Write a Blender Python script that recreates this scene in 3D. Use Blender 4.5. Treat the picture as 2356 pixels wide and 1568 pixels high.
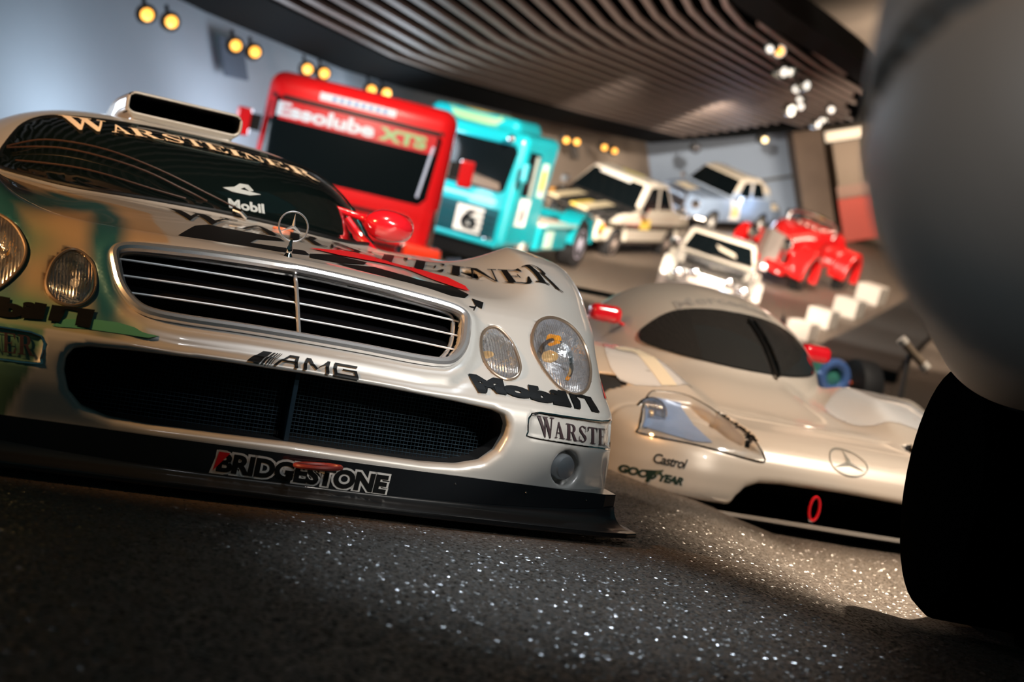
import bpy, bmesh, math, random
import numpy as np
from mathutils import Vector, Matrix
random.seed(4); rng = np.random.default_rng(4)
for o in list(bpy.data.objects): bpy.data.objects.remove(o)
S = bpy.context.scene; COL = S.collection
R = math.radians

# ------------------------------------------------------------------ camera
CAM_H = 0.52
def make_camera():
    cd = bpy.data.cameras.new('camera'); cd.sensor_width = 36; cd.lens = 50.0
    cd.clip_start = 0.02; cd.clip_end = 300
    c = bpy.data.objects.new('camera', cd); COL.objects.link(c); S.camera = c
    p, r = R(0.8), R(10.6)
    fw = Vector((0, math.cos(p), -math.sin(p))); up = Vector((0, math.sin(p), math.cos(p))); rt = Vector((1, 0, 0))
    X = math.cos(r)*rt + math.sin(r)*up; Y = -math.sin(r)*rt + math.cos(r)*up
    c.matrix_world = Matrix(((X.x, Y.x, -fw.x, 0), (X.y, Y.y, -fw.y, 0), (X.z, Y.z, -fw.z, CAM_H), (0, 0, 0, 1)))
    cd.dof.use_dof = True; cd.dof.focus_distance = 3.65; cd.dof.aperture_fstop = 2.6
make_camera()
V_ = S.view_settings; V_.view_transform = 'Standard'; V_.look = 'None'; V_.gamma = 1; V_.use_curve_mapping = False
V_.exposure = 0.12
w = bpy.data.worlds.new('hall_ambience'); S.world = w; w.use_nodes = True
w.node_tree.nodes['Background'].inputs[0].default_value = (0.16, 0.50, 0.56, 1)
w.node_tree.nodes['Background'].inputs[1].default_value = 0.045

def aim(o, target):
    o.rotation_euler = (Vector(target)-o.location).to_track_quat('-Z', 'Y').to_euler()
def area(name, loc, target, size, power, col=(1, 1, 1), sy=None):
    l = bpy.data.lights.new(name, 'AREA'); l.energy = power; l.color = col; l.size = size
    if sy: l.shape = 'RECTANGLE'; l.size_y = sy
    o = bpy.data.objects.new(name, l); COL.objects.link(o); o.location = loc; aim(o, target); return o
def spot(name, loc, target, power, angle=40, col=(1, 0.8, 0.6), blend=0.5, rad=0.06):
    l = bpy.data.lights.new(name, 'SPOT'); l.energy = power; l.color = col; l.spot_size = R(angle); l.spot_blend = blend; l.shadow_soft_size = rad
    o = bpy.data.objects.new(name, l); COL.objects.link(o); o.location = loc; aim(o, target); return o
TBL = Matrix.Translation((0, 0, .52)) @ Matrix.Rotation(R(-19.1), 4, 'Y')
def BP(u, y, h): return tuple(TBL @ Vector((u, y, h)))
def point(name, loc, power, col, rad):
    l = bpy.data.lights.new(name, 'POINT'); l.energy = power; l.color = col; l.shadow_soft_size = rad
    o = bpy.data.objects.new(name, l); COL.objects.link(o); o.location = loc; return o
# spot lamps over the two silver cars, then added fills for the near fender
spot('white_lamp', (2.6, .6, 3.0), (.35, 4.1, .6), 640, 30, (1, .93, .84), .7, .12)
spot('white_lamp', (1.2, 1.2, 3.3), (-.3, 4.1, .6), 260, 30, (.93, .96, 1), .8, .15)
spot('roof_lamp', (-.4, 3.4, 3.6), (-1.1, 5.4, .9), 330, 44, (1, .86, .70), .8, .12)
spot('orange_lamp', (-3.6, 1.7, 2.3), (-1.25, 3.75, .62), 560, 34, (1, .52, .20), .6, .10)
spot('orange_lamp', (-3.8, 2.6, 2.5), (-1.35, 5.2, .95), 300, 24, (1, .50, .2), .8, .10)
spot('orange_lamp', (-1.6, 4.0, 2.9), (1.0, 6.0, .2), 200, 26, (1, .52, .2), .8, .08)
spot('floor_lamp', (3.0, 7.4, 4.4), (1.70, 4.65, 0), 2400, 24, (1, .78, .56), .9, .06)
spot('floor_lamp', (.3, 5.2, 4.2), (.2, 3.0, 0), 260, 17, (.75, .88, 1), 1., .06)
spot('car_lamp', (3.2, 4.0, 4.0), (1.6, 6.9, .5), 1100, 44, (1, .88, .75), .7, .10)
spot('fender_fill', (-.5, -.2, 1.9), (.42, 1.0, .80), 52, 26, (1, .76, .56), 1., .2)  # unseen fill spots added beside the camera to brighten the near fender
spot('fender_fill', (-.9, -.1, .7), (.40, 1.0, .66), 20, 24, (.7, .86, 1), 1., .2)
for u, y, tx, ty, tz, p in ((0, 13.0, -2.2, 18.2, 1.4, 1700), (3.0, 18.5, -1., 24.6, 2.2, 4800), (3.6, 26, 1.2, 33, 3.6, 5200), (5.8, 33, 4.3, 42, 5.4, 4200), (4.6, 19, 3.4, 26.5, 2.0, 4200), (7.2, 27, 6.2, 35, 3.6, 4200), (6, 19, 7, 29, 1.6, 8000), (3.5, 18, 2, 27, 1.6, 7000), (5, 9, 4.6, 13, 0, 1800), (8, 24, 9.5, 33, 2., 3500)):
    spot('hall_spot', BP(u, y, 4.1), (tx, ty, tz), p, 44, (1, .86, .72), .7, .08)
for u, y, h, p in ((-7.5, 10, 3.4, 55), (-5.6, 12.5, 3.2, 95), (-3.9, 16.5, 3.0, 105), (-2.6, 20, 3.2, 110), (-1.2, 24, 3.3, 120)):
    point('wall_wash', BP(u, y, h), p, (.76, .88, 1), .5)
point('wall_wash_warm', BP(2.6, 34, 2.6), 130, (1, .8, .62), .5)
point('wall_wash_back', BP(7.2, 42.5, 2.6), 300, (.62, .76, 1), .5)
point('passage_fill', BP(12.0, 46.0, 3.6), 90, (1, .80, .62), .3)  # unseen fill light added to brighten the passage
area('slat_wash', BP(4.6, 20, .6), BP(5.2, 25, 4.6), 4, 250, (1, .72, .58), 5)
spot('upper_ceiling_fill', BP(8.8, 25, 5.05), BP(7.0, 30, 6.1), 200, 130, (1, .80, .62), 1., .1)  # unseen spot added to brighten the concrete upper ceiling
area('upper_ceiling_wash', BP(14, 34, 2.6), BP(12, 42, 6.1), 4, 900, (1, .80, .62), 4)  # second added light for the upper ceiling, out of sight


# ------------------------------------------------------------------ materials
MATS = {}
def mat(name, col=(.5, .5, .5), rough=.5, metal=0., coat=0., spec=.5, emit=None, es=1., noise=0., nscale=20., bump=0., bscale=200., coatr=.05, attr=None):
    if name in MATS: return MATS[name]
    m = bpy.data.materials.new(name); m.use_nodes = True; nt = m.node_tree; b = nt.nodes['Principled BSDF']
    b.inputs['Base Color'].default_value = (*col, 1); b.inputs['Roughness'].default_value = rough; b.inputs['Metallic'].default_value = metal
    b.inputs['Coat Weight'].default_value = coat; b.inputs['Coat Roughness'].default_value = coatr; b.inputs['Specular IOR Level'].default_value = spec
    if emit: b.inputs['Emission Color'].default_value = (*emit, 1); b.inputs['Emission Strength'].default_value = es
    tc = nt.nodes.new('ShaderNodeTexCoord')
    src = None
    if attr:
        a = nt.nodes.new('ShaderNodeAttribute'); a.attribute_name = attr; src = a.outputs['Color']
        nt.links.new(src, b.inputs['Base Color'])
    if noise:
        n = nt.nodes.new('ShaderNodeTexNoise'); n.inputs['Scale'].default_value = nscale; n.inputs['Detail'].default_value = 4
        nt.links.new(tc.outputs['Object'], n.inputs['Vector'])
        mx = nt.nodes.new('ShaderNodeMix'); mx.data_type = 'RGBA'; mx.blend_type = 'MULTIPLY'; mx.inputs[0].default_value = 1
        if src: nt.links.new(src, mx.inputs[6])
        else: mx.inputs[6].default_value = (*col, 1)
        rp = nt.nodes.new('ShaderNodeMapRange'); rp.inputs[3].default_value = 1-noise; rp.inputs[4].default_value = 1+noise
        rp.inputs[1].default_value = .3; rp.inputs[2].default_value = .7
        nt.links.new(n.outputs[0], rp.inputs[0]); nt.links.new(rp.outputs[0], mx.inputs[7]); nt.links.new(mx.outputs[2], b.inputs['Base Color'])
    if bump:
        n = nt.nodes.new('ShaderNodeTexNoise'); n.inputs['Scale'].default_value = bscale
        nt.links.new(tc.outputs['Object'], n.inputs['Vector'])
        bp = nt.nodes.new('ShaderNodeBump'); bp.inputs['Strength'].default_value = bump; bp.inputs['Distance'].default_value = .01
        nt.links.new(n.outputs[0], bp.inputs['Height']); nt.links.new(bp.outputs[0], b.inputs['Normal'])
    MATS[name] = m; return m
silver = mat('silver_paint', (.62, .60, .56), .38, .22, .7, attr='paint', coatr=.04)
BLACK = mat('black_print', (.004, .0045, .005), .5, spec=.25)
DARK = mat('dark_void', (.004, .004, .005), .8)
CHROME = mat('chrome', (.85, .85, .85), .08, 1.)
RUBBER = mat('tyre_rubber', (.012, .012, .013), .7)
GLASSD = mat('dark_glass', (.003, .005, .006), .12, 0., 0., .35)
WHITE = mat('white_print', (.78, .76, .72), .4)
CARBON = mat('carbon_fibre', (.02, .022, .025), .3, .3, .6)
RED = mat('red_gloss', (.75, .01, .02), .2, 0, 1.)

# ------------------------------------------------------------------ object helpers
def link(name, me, m=None, parent=None):
    o = bpy.data.objects.new(name, me); COL.objects.link(o)
    if m is not None and me is not None:
        for q in (m if isinstance(m, (list, tuple)) else [m]): me.materials.append(q)
    if parent: o.parent = parent
    return o
def thing(name, label, cat, loc=(0, 0, 0), rot=(0, 0, 0), group=None):
    o = bpy.data.objects.new(name, None); COL.objects.link(o); o.location = loc
    if isinstance(rot, Matrix): o.rotation_euler = rot.to_euler()
    else: o.rotation_euler = rot
    o.empty_display_size = .1
    o['label'] = label; o['category'] = cat
    if group: o['group'] = group
    return o
def tag(o, label, cat, group=None):
    o['label'] = label; o['category'] = cat
    if group: o['group'] = group
    return o
def struct(o): o['kind'] = 'structure'; return o
def smooth(me, on=True):
    me.polygons.foreach_set('use_smooth', [on]*len(me.polygons)); return me
def mesh(name, v, f, sm=True):
    me = bpy.data.meshes.new(name); me.from_pydata([tuple(map(float, q)) for q in v], [], f); smooth(me, sm); return me
def mesh_np(name, V, F, sm=True):
    me = bpy.data.meshes.new(name); nv, nf = len(V), len(F)
    me.vertices.add(nv); me.vertices.foreach_set('co', np.asarray(V, 'f4').ravel())
    k = F.shape[1]; me.loops.add(nf*k); me.loops.foreach_set('vertex_index', F.astype('i4').ravel())
    me.polygons.add(nf); me.polygons.foreach_set('loop_start', np.arange(nf, dtype='i4')*k)
    me.update(calc_edges=True); me.validate(); smooth(me, sm); return me
class MB:
    """collects shapes, builds ONE mesh"""
    def __init__(s): s.v = []; s.f = []
    def add(s, v, f):
        n = len(s.v); s.v += [tuple(map(float, q)) for q in v]; s.f += [tuple(i+n for i in q) for q in f]; return s
    def box(s, c, h, rot=None):
        c = Vector(c); v = []
        for dz in (-1, 1):
            for dx, dy in ((-1, -1), (1, -1), (1, 1), (-1, 1)):
                p = Vector((dx*h[0], dy*h[1], dz*h[2]))
                if rot: p = rot @ p
                v.append(c+p)
        return s.add(v, [(3, 2, 1, 0), (4, 5, 6, 7), (0, 1, 5, 4), (1, 2, 6, 5), (2, 3, 7, 6), (3, 0, 4, 7)])
    def tube(s, pts, r, n=10, closed=False, caps=True, rr=None):
        pts = [Vector(p) for p in pts]; N = len(pts); rings = []; up = None
        for i, p in enumerate(pts):
            a = pts[(i-1) % N] if (closed or i > 0) else p; b = pts[(i+1) % N] if (closed or i < N-1) else p
            t = (b-a).normalized()
            if up is None: up = Vector((0, 0, 1)) if abs(t.z) < .9 else Vector((1, 0, 0))
            x = t.cross(up).normalized(); up = x.cross(t).normalized()
            q = (rr[i] if rr else r)
            rings.append([p+q*(math.cos(2*math.pi*k/n)*x+math.sin(2*math.pi*k/n)*up) for k in range(n)])
        v = [q for rg in rings for q in rg]; f = []
        for i in range(N if closed else N-1):
            for k in range(n):
                a = i*n+k; b = i*n+(k+1) % n; j = ((i+1) % N)*n
                f.append((a, b, j+(k+1) % n, j+k))
        if caps and not closed: f.append(tuple(range(n))[::-1]); f.append(tuple((N-1)*n+k for k in range(n)))
        return s.add(v, f)
    def lathe(s, prof, M=None, n=32, caps=True):
        """prof: list (r, h) about local z; M 4x4"""
        M = M or Matrix(); v = []; f = []
        for r, h in prof:
            for k in range(n):
                a = 2*math.pi*k/n; v.append(M @ Vector((r*math.cos(a), r*math.sin(a), h)))
        for i in range(len(prof)-1):
            for k in range(n): f.append((i*n+k, i*n+(k+1) % n, (i+1)*n+(k+1) % n, (i+1)*n+k))
        if caps: f.append(tuple(range(n))[::-1]); f.append(tuple((len(prof)-1)*n+k for k in range(n)))
        return s.add(v, f)
    def prism(s, poly, M, h0, h1):
        n = len(poly); v = [M @ Vector((x, y, h0)) for x, y in poly]+[M @ Vector((x, y, h1)) for x, y in poly]
        return s.add(v, [tuple(range(n))[::-1], tuple(range(n, 2*n))]+[(i, (i+1) % n, n+(i+1) % n, n+i) for i in range(n)])
    def build(s, name, m, parent=None, sm=False, bevel=0):
        me = mesh(name, s.v, s.f, sm)
        bm = bmesh.new(); bm.from_mesh(me); bmesh.ops.recalc_face_normals(bm, faces=bm.faces)
        if bevel: bmesh.ops.bevel(bm, geom=bm.edges[:], offset=bevel, segments=2, affect='EDGES', profile=.6)
        bm.to_mesh(me); bm.free()
        if sm:
            smooth(me)
            try: me.set_sharp_from_angle(angle=R(35))
            except Exception: pass
        return link(name, me, m, parent)
def axisM(loc, axis, up=(0, 0, 1)):
    """matrix whose local z points along axis"""
    z = Vector(axis).normalized(); u = Vector(up)
    if abs(z.dot(u)) > .97: u = Vector((1, 0, 0))
    x = u.cross(z).normalized(); y = z.cross(x)
    return Matrix(((x.x, y.x, z.x, loc[0]), (x.y, y.y, z.y, loc[1]), (x.z, y.z, z.z, loc[2]), (0, 0, 0, 1)))
def catmull(pts, n=8, closed=False):
    pts = [np.array(p, float) for p in pts]; N = len(pts); out = []
    for i in range(N if closed else N-1):
        p0, p1, p2, p3 = (pts[(i+k) % N] if closed else pts[min(max(i+k, 0), N-1)] for k in (-1, 0, 1, 2))
        for j in range(n):
            t = j/n; out.append(.5*((2*p1)+(-p0+p2)*t+(2*p0-5*p1+4*p2-p3)*t*t+(-p0+3*p1-3*p2+p3)*t**3))
    if not closed: out.append(pts[-1])
    return [tuple(p) for p in out]

# ------------------------------------------------------------------ implicit surface modelling
def smin(a, b, k):
    h = np.clip(.5+.5*(b-a)/k, 0, 1); return b+(a-b)*h-k*h*(1-h)
def smax(a, b, k): return -smin(-a, -b, k)
def sst(a, b, x):
    t = np.clip((x-a)/(b-a), 0, 1); return t*t*(3-2*t)
def rbox(x, y, z, c, h, r):
    qx = abs(x-c[0])-h[0]+r; qy = abs(y-c[1])-h[1]+r; qz = abs(z-c[2])-h[2]+r
    return np.sqrt(np.maximum(qx, 0)**2+np.maximum(qy, 0)**2+np.maximum(qz, 0)**2)+np.minimum(np.maximum(np.maximum(qx, qy), qz), 0)-r
def cylx(x, y, z, y0, z0, r, xa, xb, k=.01):
    d = np.sqrt((y-y0)**2+(z-z0)**2)-r; return smax(d, np.maximum(xa-x, x-xb), k)
def cap(x, y, z, a, b, r):
    a = np.array(a, float); b = np.array(b, float); d = b-a; L = d@d
    t = np.clip(((x-a[0])*d[0]+(y-a[1])*d[1]+(z-a[2])*d[2])/L, 0, 1)
    return np.sqrt((x-a[0]-t*d[0])**2+(y-a[1]-t*d[1])**2+(z-a[2]-t*d[2])**2)-r
def ell(x, y, z, c, r):
    k = np.sqrt(((x-c[0])/r[0])**2+((y-c[1])/r[1])**2+((z-c[2])/r[2])**2); return (k-1)*min(r)
def poly2(u, v, P):
    """signed distance to a polygon in 2D"""
    P = np.array(P, float); d = None; s = None; n = len(P)
    for i in range(n):
        a, b = P[i], P[i-1]; e = b-a; wx = u-a[0]; wy = v-a[1]
        t = np.clip((wx*e[0]+wy*e[1])/(e@e+1e-12), 0, 1)
        dd = (wx-e[0]*t)**2+(wy-e[1]*t)**2
        c1 = v >= a[1]; c2 = v < b[1]; c3 = e[0]*wy > e[1]*wx
        flip = (c1 & c2 & c3) | (~c1 & ~c2 & ~c3)
        if d is None: d = dd; s = np.where(flip, -1., 1.)
        else: d = np.minimum(d, dd); s = np.where(flip, -s, s)
    return s*np.sqrt(d)
def snet(f, xs, ys, zs, newton=2):
    V = f(xs[:, None, None], ys[None, :, None], zs[None, None, :])+np.zeros((len(xs), len(ys), len(zs)))
    I = V < 0; nx, ny, nz = V.shape
    c = np.zeros((nx-1, ny-1, nz-1), 'i1'); offs = [(i, j, k) for i in (0, 1) for j in (0, 1) for k in (0, 1)]
    for i, j, k in offs: c += I[i:nx-1+i, j:ny-1+j, k:nz-1+k]
    act = np.argwhere((c > 0) & (c < 8)); idx = -np.ones(c.shape, 'i4'); idx[tuple(act.T)] = np.arange(len(act))
    C = [np.stack([xs[act[:, 0]+i], ys[act[:, 1]+j], zs[act[:, 2]+k]], 1) for i, j, k in offs]
    W = [V[act[:, 0]+i, act[:, 1]+j, act[:, 2]+k] for i, j, k in offs]
    acc = np.zeros((len(act), 3)); cnt = np.zeros(len(act))
    for a in range(8):
        for b in range(a+1, 8):
            if sum(abs(np.array(offs[a])-offs[b])) != 1: continue
            m = (W[a] < 0) != (W[b] < 0); t = np.where(m, W[a]/np.where(m, W[a]-W[b], 1), 0)
            acc += np.where(m[:, None], C[a]+(C[b]-C[a])*t[:, None], 0); cnt += m
    P = acc/cnt[:, None]; F = []
    for ax in range(3):
        sl = [slice(1, -1)]*3; sl[ax] = slice(0, -1); s2 = [slice(1, -1)]*3; s2[ax] = slice(1, None)
        A = I[tuple(sl)]; B = I[tuple(s2)]; e = np.argwhere(A != B)
        g = e+1; g[:, ax] -= 1; u = (ax+1) % 3; v = (ax+2) % 3
        def cell(du, dv):
            q = g.copy(); q[:, u] += du; q[:, v] += dv; return idx[q[:, 0], q[:, 1], q[:, 2]]
        q = np.stack([cell(-1, -1), cell(0, -1), cell(0, 0), cell(-1, 0)], 1)
        fl = A[tuple(e.T)]; q[~fl] = q[~fl][:, ::-1]; F.append(q)
    F = np.concatenate(F); F = F[(F >= 0).all(1)]
    h = 1e-3; lim = .6*(xs[1]-xs[0])
    for _ in range(newton):
        x, y, z = P.T; v = f(x, y, z)
        g = np.stack([f(x+h, y, z)-f(x-h, y, z), f(x, y+h, z)-f(x, y-h, z), f(x, y, z+h)-f(x, y, z-h)], 1)/(2*h)
        st = (v/np.maximum((g*g).sum(1), .05))[:, None]*g; n = np.linalg.norm(st, axis=1)
        P = P-st*np.minimum(1, lim/np.maximum(n, 1e-9))[:, None]
    return P, F
def project(f, P0, d, tmax, off=.003, steps=90):
    """first crossing of rays P0+t*d with the surface f=0; returns points lifted off along the ray, hit mask"""
    P0 = np.asarray(P0, float); d = np.asarray(d, float); d = d/np.linalg.norm(d)
    ts = np.linspace(0, tmax, steps); hit = np.full(len(P0), -1.); prev = f(*P0.T)
    for i in range(1, steps):
        q = P0+ts[i]*d; v = f(*q.T); m = (hit < 0) & (v < 0) & (prev >= 0)
        hit[m] = ts[i-1]; prev = v
    ok = hit >= 0; lo = np.where(ok, hit, 0); hi = lo+ts[1]
    for _ in range(14):
        mid = (lo+hi)/2; v = f(*(P0+mid[:, None]*d).T); lo = np.where(v > 0, mid, lo); hi = np.where(v > 0, hi, mid)
    Q = P0+lo[:, None]*d; h = 1e-3; x, y, z = Q.T
    g = np.stack([f(x+h, y, z)-f(x-h, y, z), f(x, y+h, z)-f(x, y-h, z), f(x, y, z+h)-f(x, y, z-h)], 1)
    g /= np.maximum(np.linalg.norm(g, axis=1), 1e-9)[:, None]
    return Q+g*off, ok, g
def grid_flat(polys, step):
    """triangulated, finely cut 2D mesh from polygons (list of (x,y) loops or (verts,faces)); returns V(n,2), F"""
    bm = bmesh.new()
    for p in polys:
        if isinstance(p, tuple) and len(p) == 2 and isinstance(p[1], list) and len(p[1]) and isinstance(p[1][0], (tuple, list)) and isinstance(p[1][0][0], int):
            vs = [bm.verts.new((q[0], q[1], 0)) for q in p[0]]
            for q in p[1]:
                try: bm.faces.new([vs[i] for i in q])
                except ValueError: pass
        else:
            vs = [bm.verts.new((q[0], q[1], 0)) for q in p]
            try: bm.faces.new(vs)
            except ValueError: pass
    bmesh.ops.triangulate(bm, faces=bm.faces[:])
    xs = [v.co.x for v in bm.verts]; ys = [v.co.y for v in bm.verts]
    for lo, hi, n in ((min(xs), max(xs), (1, 0, 0)), (min(ys), max(ys), (0, 1, 0))):
        t = math.floor(lo/step)*step+step
        while t < hi:
            bmesh.ops.bisect_plane(bm, geom=bm.verts[:]+bm.edges[:]+bm.faces[:], plane_co=Vector(n)*t, plane_no=n); t += step
    bmesh.ops.triangulate(bm, faces=bm.faces[:]); bm.verts.index_update()
    V = np.array([(v.co.x, v.co.y) for v in bm.verts]); F = np.array([[v.index for v in f.verts] for f in bm.faces]); bm.free()
    return V, F
def decal(name, polys, to3, d, f, m, parent, step=.02, off=.003, tmax=1.5, warp=None):
    """flat print laid on the implicit surface f: polygons -> to3(V) start points -> projected along d"""
    V, F = grid_flat(polys, step)
    if warp: V = warp(V)
    P, ok, g = project(f, to3(V), d, tmax, off)
    F = F[ok[F].all(1)]
    if not len(F): print('EMPTY DECAL', name); return None
    a = P[F[:, 1]]-P[F[:, 0]]; b = P[F[:, 2]]-P[F[:, 0]]; n = np.cross(a, b); fl = (n*g[F[:, 0]]).sum(1) < 0; F[fl] = F[fl][:, ::-1]
    el = np.max([np.linalg.norm(P[F[:, i]]-P[F[:, (i+1) % 3]], axis=1) for i in range(3)], 0); F = F[el < max(step*6, .05)]
    used = np.unique(F); mp = -np.ones(len(P), int); mp[used] = np.arange(len(used))
    return link(name, mesh_np(name, P[used], mp[F]), m, parent)
def text_polys(txt, size=1., bold=0., shear=0., spacing=1.):
    c = bpy.data.curves.new('lettering', 'FONT'); c.body = txt; c.size = size; c.offset = bold; c.shear = shear; c.space_character = spacing
    c.resolution_u = 4
    o = bpy.data.objects.new('lettering', c); COL.objects.link(o)
    dg = bpy.context.evaluated_depsgraph_get(); dg.update(); me = o.evaluated_get(dg).to_mesh()
    v = [(q.co.x, q.co.y) for q in me.vertices]; fs = [tuple(p.vertices) for p in me.polygons]
    bpy.data.objects.remove(o)
    x0 = min(q[0] for q in v); x1 = max(q[0] for q in v); y0 = min(q[1] for q in v); y1 = max(q[1] for q in v)
    return (v, fs), (x0, y0, x1, y1)
def quadwarp(c00, c10, c11, c01, bb):
    """maps the box bb onto four corner points (bottom left, bottom right, top right, top left)"""
    c = [np.array(q, float) for q in (c00, c10, c11, c01)]
    def wf(V):
        u = ((V[:, 0]-bb[0])/(bb[2]-bb[0]))[:, None]; v = ((V[:, 1]-bb[1])/(bb[3]-bb[1]))[:, None]
        return c[0]*(1-u)*(1-v)+c[1]*u*(1-v)+c[2]*u*v+c[3]*(1-u)*v
    return wf
# serif capitals drawn as polygons on a 0..1 tall body
def _st(x0, x1, y0=0., y1=1.): return [(x0, y0), (x1, y0), (x1, y1), (x0, y1)]
def _arc(cx, cy, rx, ry, wx, wy, a0, a1, n=12):
    o = [(cx+rx*math.cos(R(a0+(a1-a0)*i/n)), cy+ry*math.sin(R(a0+(a1-a0)*i/n))) for i in range(n+1)]
    q = [(cx+(rx-wx)*math.cos(R(a0+(a1-a0)*i/n)), cy+(ry-wy)*math.sin(R(a0+(a1-a0)*i/n))) for i in range(n+1)]
    return [[o[i], o[i+1], q[i+1], q[i]] for i in range(n)]
SER = {
 'W': (1.25, [[(.12, 1), (.34, 1), (.50, .22), (.42, 0), (.38, 0)], [(.38, 0), (.44, 0), (.68, .92), (.62, 1), (.60, .9)], [(.52, 1), (.74, 1), (.92, .22), (.84, 0), (.79, 0)], [(.80, 0), (.86, 0), (1.14, 1), (1.08, 1)], _st(.0, .46, .95, 1), _st(.46, .84, .95, 1), _st(.98, 1.25, .95, 1)]),
 'A': (.95, [[(.12, 0), (.18, 0), (.48, .86), (.42, .98)], [(.40, 1), (.50, 1), (.86, 0), (.64, 0)], _st(.25, .66, .3, .36), _st(0, .3, 0, .05), _st(.54, .95, 0, .05)]),
 'R': (.95, [_st(.12, .33), _st(0, .45, 0, .05), _st(0, .5, .95, 1), *_arc(.46, .74, .28, .26, .19, .06, -90, 90), _st(.3, .48, .48, .53), [(.42, .5), (.58, .5), (.88, 0), (.66, 0)], _st(.66, .98, 0, .05)]),
 'S': (.72, [*_arc(.36, .76, .30, .25, .13, .07, 30, 255), *_arc(.36, .25, .32, .26, .15, .07, -150, 90), [(.1, .66), (.2, .78), (.62, .3), (.55, .22)], _st(.6, .65, .66, 1), _st(.05, .1, 0, .34)]),
 'T': (.9, [_st(.34, .56), _st(.2, .7, 0, .05), _st(.02, .88, .94, 1), [(.02, .95), (.02, .72), (.06, .72), (.12, .95)], [(.88, .95), (.88, .72), (.84, .72), (.78, .95)]]),
 'E': (.85, [_st(.12, .34), _st(0, .8, 0, .05), _st(0, .78, .95, 1), _st(.3, .58, .48, .53), _st(.56, .6, .36, .65), [(.78, .95), (.78, .72), (.74, .72), (.66, .95)], [(.8, .05), (.82, .3), (.77, .3), (.66, .05)]]),
 'I': (.46, [_st(.12, .34), _st(0, .46, 0, .05), _st(0, .46, .95, 1)]),
 'N': (1.0, [_st(.14, .19), _st(.8, .85), [(.1, 1), (.32, 1), (.85, 0), (.8, 0)], _st(0, .33, 0, .05), _st(0, .3, .95, 1), _st(.66, 1, .95, 1)]),
 'M': (1.15, [_st(.14, .19), _st(.8, 1.0), [(.12, 1), (.34, 1), (.6, .2), (.54, 0)], [(.52, 0), (.58, .1), (.84, 1), (.8, .95)], _st(0, .33, 0, .05), _st(.68, 1.12, 0, .05), _st(0, .3, .95, 1), _st(.84, 1.12, .95, 1)]),
}
def serif(txt, gap=.06, small=.78):
    """list of polygons; first letter full height, the rest small capitals"""
    out = []; x = 0
    for i, ch in enumerate(txt):
        wd, pl = SER[ch]; s = 1. if i == 0 else small; dy = 0 if i == 0 else (1-small)*.35
        for p in pl: out.append([(x+q[0]*s, q[1]*s+dy) for q in p])
        x += (wd+gap)*s; x -= .10 if ch in 'WAT' and i == 0 else 0
    return out, (0, 0, x-gap, 1)
#END_LIB#

def floor_z(x, y):
    """banked display floor: flat under the front cars, curving up into the bank behind"""
    q = np.maximum(y-6, 0); xx = np.clip(x, -9, 14)
    z = .0034*q*q-.0022*q*np.clip(q/20, 0, 1)*(xx-3)
    return z-.13*sst(.55, 1.25, x)*sst(2.5, 4.8, y)*(1-sst(8.5, 13, y))
def on_floor(x, y, yaw=0, roll=0, dz=0):
    """location and orientation of something standing on the floor"""
    e = .5; z = float(floor_z(np.float64(x), np.float64(y)))
    gx = float(floor_z(np.float64(x+e), np.float64(y))-floor_z(np.float64(x-e), np.float64(y)))/(2*e); gy = float(floor_z(np.float64(x), np.float64(y+e))-floor_z(np.float64(x), np.float64(y-e)))/(2*e)
    n = Vector((-gx, -gy, 1)).normalized(); fw = Matrix.Rotation(R(yaw), 3, 'Z') @ Vector((0, 1, 0)); xr = fw.cross(n).normalized(); fw = n.cross(xr)
    M = Matrix((xr, fw, n)).transposed()
    if roll: M = M @ Matrix.Rotation(R(roll), 3, 'Y')
    return (x, y, z+dz), M

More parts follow.
